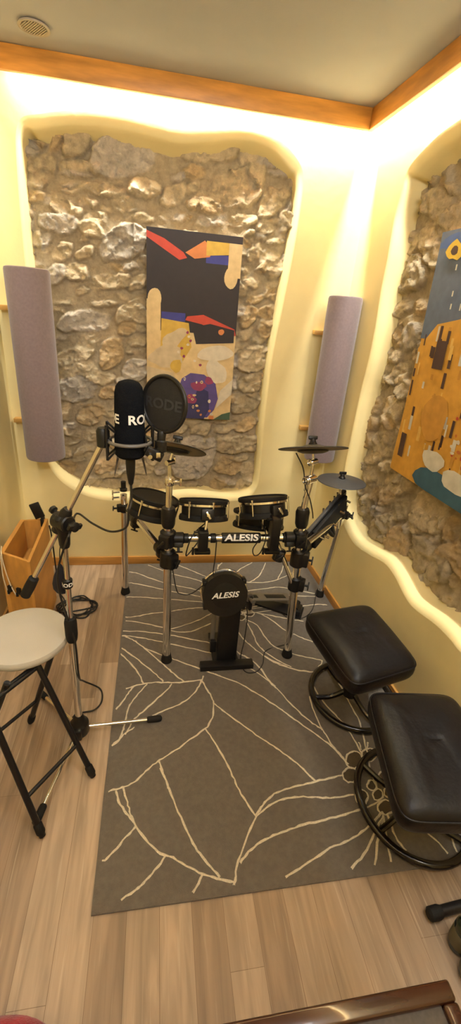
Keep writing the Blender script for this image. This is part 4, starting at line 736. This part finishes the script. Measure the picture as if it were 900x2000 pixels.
cable([T2+V((.02,-.02,-.045)),V((-0.9094,-0.9500,0.7240)),V((-0.9321,-0.9200,0.6075)),V((-0.8976,-0.9000,0.6348)),V((-0.8656,-0.8800,0.6758))],.0028,'thin black lead looping under the drum pad left of the lettered sleeve')
cable([T3+V((-.02,-.01,-.05)),V((-0.5903,-0.9600,0.7304)),V((-0.6011,-0.9500,0.6393)),V((-0.6274,-0.9500,0.6211)),V((-0.6380,-0.9500,0.6556)),V((-0.6122,-0.9550,0.7100))],.0026,'thin black lead hanging in a loop right of the lettered sleeve')
cable([V((-0.8041,-0.9500,0.7008)),V((-0.8036,-0.9400,0.6044)),V((-0.8072,-0.9400,0.5508)),V((-0.8081,-0.9500,0.5082)),hc+V((-.055,.015,.085))],.0026,'thin black lead dropping from the crossbar to the kick pad')
cable([FLx(.58)+V((.02,-.022,0)),V((-0.9904,-0.9450,0.5524)),V((-0.9721,-0.9450,0.4483)),V((-0.9532,-0.9500,0.4232)),V((-0.9071,-0.9550,0.4253)),V((-0.8494,-0.9600,0.4774)),hc+V((-.085,.02,.06))],.0026,'thin black lead curving from the left front leg to the kick pad')
cable([hc+V((.09,.005,-.02)),V((-0.6424,-1.0000,0.3335)),V((-0.6510,-1.0300,0.2078)),V((-0.6353,-0.9416,0.0120)),V((-0.6307,-1.0318,0.0120)),V((-0.5756,-1.0394,0.0120)),V((-0.5305,-0.9882,0.0120)),V((-0.4978,-0.9038,0.0120)),V((-0.4146,-0.8714,0.0120)),frp(.10)+V((-.012,-.02,0))],.0026,'thin black lead running from the kick pad over the rug to the right front leg')
cable([RC+V((-.075,-.02,-.02)),V((-0.4598,-0.9400,1.0338)),V((-0.4422,-0.9500,0.9576)),V((-0.4142,-0.9550,0.9010)),V((-0.3928,-0.9550,0.8405)),V((-0.3751,-0.9300,0.7986))],.0026,'thin black lead hanging from the upper right cymbal pad')
cable([BR+V((-.03,-.01,.05)),V((-0.0951,-0.5145,0.0120)),V((-0.1506,-0.6015,0.0120)),V((-0.2246,-0.6543,0.0120)),V((-0.2937,-0.6457,0.0120)),V((-0.3289,-0.5918,0.0120)),V((-0.3082,-0.5139,0.0120))],.0024,'thin black lead on the rug near the pedal heel and the far right leg')
# ------------------------------------------------------------------ crate with odds and ends
cx0,cx1,cy0,cy1,chh=-1.772,-1.625,-.815,-.375,.52
# front edge is skewed in plan a little: build as box of boards
t=thing('wooden_crate','tall narrow open honey wood crate against the left wall','crate',((cx0+cx1)/2,(cy0+cy1)/2,0))
w_=.013
fy0=-.735; 
def board(a,b_,c,d,z0,z1):  # quad in plan
    return MB().add([V((*p_,z0)) for p_ in (a,b_,c,d)]+[V((*p_,z1)) for p_ in (a,b_,c,d)],[[0,1,2,3],[4,5,6,7],[0,1,5,4],[1,2,6,5],[2,3,7,6],[3,0,4,7]])
A_=(cx0,fy0);B_=(cx1+.006,cy0);C_=(cx1-.012,cy1+.005);D_=(cx0,cy1-.01)
obj('side_board',board((A_[0],A_[1]),(A_[0]+.02,A_[1]),(D_[0]+.02,D_[1]),D_,0,chh),'crate',t); obj('side_board',board((B_[0]-w_,B_[1]),B_,C_,(C_[0]-w_,C_[1]),0,chh),'crate',t)
obj('end_board',board((A_[0]+.02,A_[1]-.003),(B_[0]-w_,B_[1]+.006),(B_[0]-w_,B_[1]+.02),(A_[0]+.02,A_[1]+.011),0,chh),'crate',t); obj('end_board',board((D_[0]+.02,D_[1]-w_),(C_[0]-w_,C_[1]-w_),(C_[0]-w_,C_[1]),(D_[0]+.02,D_[1]),0,chh),'crate',t)
obj('crate_floor',board((A_[0]+.02,A_[1]+.012),(B_[0]-w_,B_[1]+.021),(C_[0]-w_,C_[1]-w_),(D_[0]+.02,D_[1]-w_),.34,.352),'crate',t)
for qx in (-1.738,-1.694):
    yy=A_[1]-.003+(B_[1]-A_[1])*(qx-A_[0])/(B_[0]-A_[0])
    obj('corner_fitting',MB().box((qx,yy-.006,.345),(.020,.012,.032),X=(B_[0]-A_[0],B_[1]-A_[1],0),bev=.002).box((qx-.008,yy-.006,.325),(.012,.010,.02),bev=.002),'black',t,'small black fitting')
for qy,zz in ((-.50,.40),(-.64,.30)): obj('screw',MB().lathe([(.0001,.002),(.005,.0015),(.006,0)],(B_[0]-.0035-(B_[0]-C_[0])*((qy-B_[1])/(C_[1]-B_[1])),qy,zz),(1,0,0),12),'strap',t)
# black clip on the far rim
kc_=V((-1.672,-.388,chh)); t=thing('clip_on_tuner','black clip device standing clamped on the far rim of the wooden crate','clip',kc_)
obj('display_slab',MB().box(kc_+V((-.012,.006,.052)),(.05,.014,.088),X=(1,.15,0),Z=(-.32,.0,1),bev=.004),'black',t)
obj('jaw',MB().box(kc_+V((.012,-.0115,-.014)),(.018,.006,.040),bev=.002).box(kc_+V((.012,.016,-.012)),(.018,.006,.036),bev=.002).box(kc_+V((.012,.002,.007)),(.018,.032,.008),bev=.002),'black',t)
# strap in crate
mb=MB(); P=catmull([V((-1.655,-.42,.40)),V((-1.672,-.50,.375)),V((-1.690,-.60,.362)),V((-1.702,-.70,.358))],8)
vs=[];fs=[]
for i,p_ in enumerate(P):
    z_=.003*(i%2); vs+=[p_+V((-.02,0,z_)),p_+V((.02,0,z_))]
    if i: fs.append([2*i-2,2*i-1,2*i+1,2*i])
mb.add(vs,fs); o=obj('woven_strap',mb,'strap',org=(-1.68,-.55,.36)); tag(o,'dark woven strap lying inside the open wooden crate','strap')
cable([V((-1.775,-.70,.545)),V((-1.766,-.742,.528)),V((-1.762,-.748,.48)),V((-1.765,-.748,.40)),V((-1.755,-.748,.30))],.0028,'pale cable hanging over the crate front, the nearer to the left wall','whitecable')
cable([V((-1.772,-.69,.53)),V((-1.758,-.744,.527)),V((-1.752,-.752,.46)),V((-1.735,-.762,.37)),V((-1.712,-.775,.318)),V((-1.700,-.780,.312))],.0028,'pale cable hanging over the crate front and curving right at its end','whitecable')
# pouch hanging on the stand
pq=V((mx-.018,my+.03,.80)); t=thing('pouch','small dark navy teardrop pouch hanging by a cord behind the stand pole','pouch',pq)
obj('bag',MB().lathe([(.0001,-.115),(.020,-.112),(.030,-.095),(.031,-.075),(.024,-.045),(.012,-.018),(.004,.0)],pq,(0,0,1),20,1.,.55),'navy',t)
obj('hanging_cord',MB().tube([pq-V((0,0,.003)),pq+V((.006,-.008,.06)),ct+V((-.005,.012,-.05))],.0016,6,4),'cable',t)
# ------------------------------------------------------------------ folding stool
sf=[V((-1.2921,-1.4866,0.0120)),V((-1.4273,-1.6734,0.0120)),V((-1.5685,-1.2314,0.0120))]; sf.append(sf[2]+(sf[1]-sf[0])+V((-.01,0,0)))
SC=V((-1.527,-1.275,.50)); SZ=.47
t=thing('folding_stool','folding stool with round cream plastic seat and black crossed legs at the left edge','stool',(SC.x,SC.y,0))
rs=.155
obj('seat',MB().lathe([(.0001,.006),(rs*.55,.0065),(rs*.88,.006),(rs*.965,.003),(rs,-.006),(rs*.995,-.018),(rs*.96,-.026),(rs*.9,-.028),(.0001,-.022)],SC,(0,0,1),56),'seat',t)
off=(sf[1]-sf[0]); od=off.normalized()
ta=V((-1.4674,-1.3741,0.4650)); tb=V((-1.4223,-1.3178,0.4650))
ta2=ta+od*.19; tb2=tb+od*.19
def sleg(f,tp):
    d=(f-tp).normalized(); l=obj('leg',MB().tube([tp,tp+d*.03,f-d*.03,f-d*.004],.0105,14,3),'blacksteel',t); 
    obj('foot_cap',MB().lathe([(.0115,-.035),(.014,-.03),(.0145,0),(.010,.008),(.004,.010)],f-d*.006,d,14),'rubber',l); return l
for f_,tp_ in ((sf[0],ta),(sf[1],ta2),(sf[2],tb),(sf[3],tb2)): sleg(f_,tp_)
def along(f,tp,k): return tp+(f-tp)*k
obj('crossbar',MB().cyl(along(sf[0],ta,.72),along(sf[1],ta2,.72),.007,seg=12),'blacksteel',t)
obj('crossbar',MB().cyl(along(sf[0],ta,.04),along(sf[1],ta2,.04),.008,seg=12),'blacksteel',t)
obj('crossbar',MB().cyl(along(sf[2],tb,.68),along(sf[3],tb2,.68),.007,seg=12),'blacksteel',t)
obj('crossbar',MB().cyl(along(sf[2],tb,.04),along(sf[3],tb2,.04),.008,seg=12),'blacksteel',t)
# ------------------------------------------------------------------ ottomans
def ottoman(c4,zt,ring_c,rx,ry,label,rot=0):
    # c4: seat corners far-left, far-right, near-right, near-left at height zt
    P=[V((a,b_,0)) for a,b_ in c4]; cen=sum(P,V((0,0,0)))/4; n=32
    t=thing('ottoman',label,'ottoman',(ring_c[0],ring_c[1],ZR),'black leather ottomans')
    # cushion: bilinear grid of the rounded quad, curved profile
    N=22; mb=MB(); th=.085
    def P2(u,v):
        # rounded square mapping
        return (P[0]*(1-u)*(1-v)+P[1]*u*(1-v)+P[2]*u*v+P[3]*(1-u)*v)
    def sq(a):  # superellipse boundary
        c_,s_=math.cos(a),math.sin(a); e_=2/8.5; return (.5+.5*math.copysign(abs(c_)**e_,c_),.5+.5*math.copysign(abs(s_)**e_,s_))
    seg=96; rings=[(.0,.0120)]+[(.04*k_,.0125-.0035*max(0,(.04*k_-.45)/.27)**2) for k_ in range(1,19)]+[(.80,.0063),(.86,.003),(.94,-.006),(.985,-.018),(1.0,-.034),(.995,-.052),(.97,-.068),(.92,-.076),(.5,-.080),(0,-.08)]
    vs=[];fs=[]
    for k,(q,h) in enumerate(rings):
        for i in range(seg):
            u,v=sq(2*math.pi*i/seg); u=.5+(u-.5)*q;v=.5+(v-.5)*q; p_=P2(u,v)
            crease=-.004*math.exp(-((v-.48)/.02)**2) if h>-.01 else 0
            wr=.0022*noise.noise(V((p_.x*14,p_.y*9,1.3)))+.0012*noise.noise(V((p_.x*40,p_.y*22,4.3))) if h>-.03 else 0
            dome=.012*math.cos((v-.5)*2.4) if h>-.03 else 0
            vs.append(V((p_.x,p_.y,zt+h+crease+wr+dome-.012)))
    for k in range(len(rings)-1):
        for i in range(seg): fs.append([k*seg+i,k*seg+(i+1)%seg,(k+1)*seg+(i+1)%seg,(k+1)*seg+i])
    mb.add(vs,fs); cu=obj('cushion',mb,'leather',t,sharp=80)
    a0=.035; line=[]
    for i in range(seg):
        u,v=sq(2*math.pi*i/seg); p_=P2(.5+(u-.5)*.985,.5+(v-.5)*.985); line.append(V((p_.x,p_.y,zt-.0255)))
    def hq(q):
        for (q0,h0),(q1,h1) in zip(rings,rings[1:]):
            if q0<=q<=q1: return h0+(h1-h0)*(q-q0)/(q1-q0)
        return 0
    obj('seam_piping',MB().tube(line,.0035,8,0,True),'leather',cu)
    obj('seam_piping',MB().tube([P2(u,.48)+V((0,0,zt+hq(abs(u-.5)*2)-.0032)) for u in [.05+.90*i/24 for i in range(25)]],.0014,6,2),'leather',cu)
    R0=V((ring_c[0],ring_c[1],ZR+.016)); zb=zt-.09
    obj('base_ring',MB().torus(R0,1.,.0135,(0,0,1),56,12,rx,ry),'wood_lacquer',t,'round dark lacquered base ring')
    hub=V((R0.x*.5+cen.x*.5,R0.y*.5+cen.y*.5,zb))
    for a in (105,180,285,15):
        a=math.radians(a+rot); q=R0+V((rx*math.cos(a),ry*math.sin(a),0)); obj('strut',MB().tube([q,q*.5+V((hub.x,hub.y,R0.z+.03))*.5,V((hub.x,hub.y,R0.z+.07))],.0115,10,5),'wood_lacquer',t)
    obj('swivel_plate',MB().lathe([(.02,-(zb-ZR-.05)),(.032,-(zb-ZR-.055)),(.032,-.10),(.045,-.08),(.05,-.02),(.09,-.012),(.10,.0),(.10,.012)],hub,(0,0,1),28),'blacksteel',t)
    return t
ottoman(((-.420,-1.105),(-.075,-1.045),(-.040,-1.445),(-.360,-1.525)),.43,(-.155,-1.225),.19,.195,'black leather ottoman nearer the drum kit, on a dark round base ring')
ottoman(((-.318,-1.545),(.005,-1.585),(-.070,-2.02),(-.420,-1.975)),.43,(-.135,-1.715),.19,.205,'black leather ottoman in front of the other one, nearest the camera',rot=25)
# ------------------------------------------------------------------ foreground
tz=.42; tx1=-.480; ty1=-2.268; tx0=-1.15; ty0=-2.72
t=thing('side_table','low dark brown table with a raised glossy frame and grey panel at the bottom edge','table',((tx0+tx1)/2,(ty0+ty1)/2,0))
fw=.032
for c_,s_,nm in ((((tx0+tx1)/2,ty1-fw/2,tz-.02),(tx1-tx0,fw,.04),'frame_rail'),(((tx0+tx1)/2,ty0+fw/2,tz-.02),(tx1-tx0,fw,.04),'frame_rail'),((tx1-fw/2,(ty0+ty1)/2,tz-.02),(fw,ty1-ty0-2*fw,.04),'frame_rail'),((tx0+fw/2,(ty0+ty1)/2,tz-.02),(fw,ty1-ty0-2*fw,.04),'frame_rail')):
    obj(nm,MB().box(c_,s_,bev=.006,seg=3),'table',t)
obj('table_panel',MB().box(((tx0+tx1)/2,(ty0+ty1)/2,tz-.018),(tx1-tx0-2*fw,ty1-ty0-2*fw,.012)),'tabletop',t,'grey inset panel')
for a in (tx0+.03,tx1-.03):
    for b_ in (ty0+.03,ty1-.03): obj('leg',MB().box((a,b_,(tz-.04)/2),(.035,.035,tz-.04),bev=.004),'table',t)
a=V((-0.2562,-2.0309,0.0220)); bb=V((-0.1364,-2.0232,0.0220)); d=(bb-a).normalized()
t=thing('floor_stand','black floor stand leg with rubber end reaching in at the right edge','stand',(a.x,a.y,0))
obj('leg',MB().cyl(a+d*.02,bb+d*.12,.015,seg=16),'blacksteel',t); obj('rubber_end',MB().lathe([(.012,-.004),(.0185,.002),(.019,.03),(.016,.04)],a,d,16),'rubber',t)
obj('upright',MB().cyl(bb+d*.10-V((0,0,.005)),bb+d*.10+V((0,0,.5)),.013,seg=14),'blacksteel',t)
obj('leg',MB().cyl(bb+d*.10,bb+d*.10+V((.12,-.18,-.008)),.013,seg=14),'blacksteel',t); obj('leg',MB().cyl(bb+d*.10,bb+d*.10+V((.06,.2,-.008)),.013,seg=14),'blacksteel',t)
def bottle(c,label,h=.24,r=.036):
    c=V(c); t=thing('bottle',label,'bottle',c,'dark green bottles')
    obj('glass',MB().lathe([(.0001,.003),(r*.7,.0),(r*.95,.004),(r,.014),(r,h*.58),(r*.9,h*.66),(r*.45,h*.78),(r*.36,h*.84),(r*.36,h*.985),(r*.42,h*.99),(r*.42,h)],c,(0,0,1),28),'bottle',t)
    obj('label',MB().lathe([(r+.0005,h*.14),(r+.0008,h*.15),(r+.0008,h*.5),(r+.0005,h*.51)],c,(0,0,1),28),'bottlelab',t,'olive paper label')
    obj('cap',MB().lathe([(r*.44,h*.96),(r*.46,h*.97),(r*.45,h*1.02),(.0001,h*1.025)],c,(0,0,1),20),'black',t)
bottle((-0.2017,-2.0978,0.0000),'dark green bottle with olive label under the black stand leg',.16,.030)
bottle((-0.2107,-2.1608,-0.0000),'dark green bottle at the right edge, nearer the brown table',.16,.030)
qe=V((-1.3174,-2.1206,0.0600)); qf=V((-1.3923,-2.1033,0.0800)); qc=V((qe.x-.105,qf.y-.172,0)); n=26; vs=[];fs=[]
mb=MB(); seg=48
for k,(q,h) in enumerate(((0,.0),(.9,.0),(.985,.012),(1.,.03),(.97,.055),(.88,.080),(.7,.100),(.4,.112),(.15,.115),(0.001,.115))):
    for i in range(seg):
        a=2*math.pi*i/seg; c_,s_=math.cos(a),math.sin(a); e_=2/3.2; x=math.copysign(abs(c_)**e_,c_)*.21*q;y=math.copysign(abs(s_)**e_,s_)*.19*q
        w=.006*noise.noise(V((x*12,y*12,k))); vs.append(V((qc.x-.05+x,qc.y-.0+y,h+(w if k>2 else 0))))
for k in range(9):
    for i in range(seg): fs.append([k*seg+i,k*seg+(i+1)%seg,(k+1)*seg+(i+1)%seg,(k+1)*seg+i])
o=obj('floor_cushion',mb.add(vs,fs),'red',org=tuple(qc),sharp=80); tag(o,'red patterned fabric cushion lying on the floor in the bottom left corner','cushion')
# ------------------------------------------------------------------ lights
def area(name,loc,sx,sy,pw,col,dirv,xh=None,spread=None):
    l=bpy.data.lights.new(name,'AREA'); l.shape='RECTANGLE'; l.size=sx; l.size_y=sy; l.energy=pw; l.color=col
    if spread: l.spread=spread
    o=bpy.data.objects.new(name,l); C.objects.link(o); z=-V(dirv).normalized(); x=V(xh or (1,0,0)); x=(x-z*x.dot(z)).normalized(); y=z.cross(x)
    o.matrix_world=Matrix.Translation(loc)@Matrix((x,y,z)).transposed().to_4x4(); return o
LC_=(1.,.99,.88)
area('cove_light_back',(-.84,-.040,2.510),1.60,.012,32,LC_,(0,.25,-1))
area('cove_light_right',RDIR*1.6-ROUT*.040+V((0,0,2.510)),3.1,.012,58,LC_,ROUT*.25+V((0,0,-1)),RDIR)
area('cove_light_left',(WL+.030,-1.75,2.505),3.2,.03,22,LC_,(-.1,0,-1),(0,1,0))
area('ceiling_fill',(-.55,-2.2,2.51),.7,.7,19,(1.,.95,.93),(0,.1,-1))  # added soft fill behind the camera, no fixture of the room
area('front_fill_strip',(-.9,-3.3,2.42),1.7,.06,18,(1.,.98,.95),(-.22,1,.12),None,math.radians(125))  # added fill strip without a beam, brightens the stones under the soffit
w=bpy.data.worlds.new('world'); sc.world=w; w.use_nodes=True; w.node_tree.nodes['Background'].inputs[0].default_value=(1,.9,.8,1); w.node_tree.nodes['Background'].inputs[1].default_value=.02
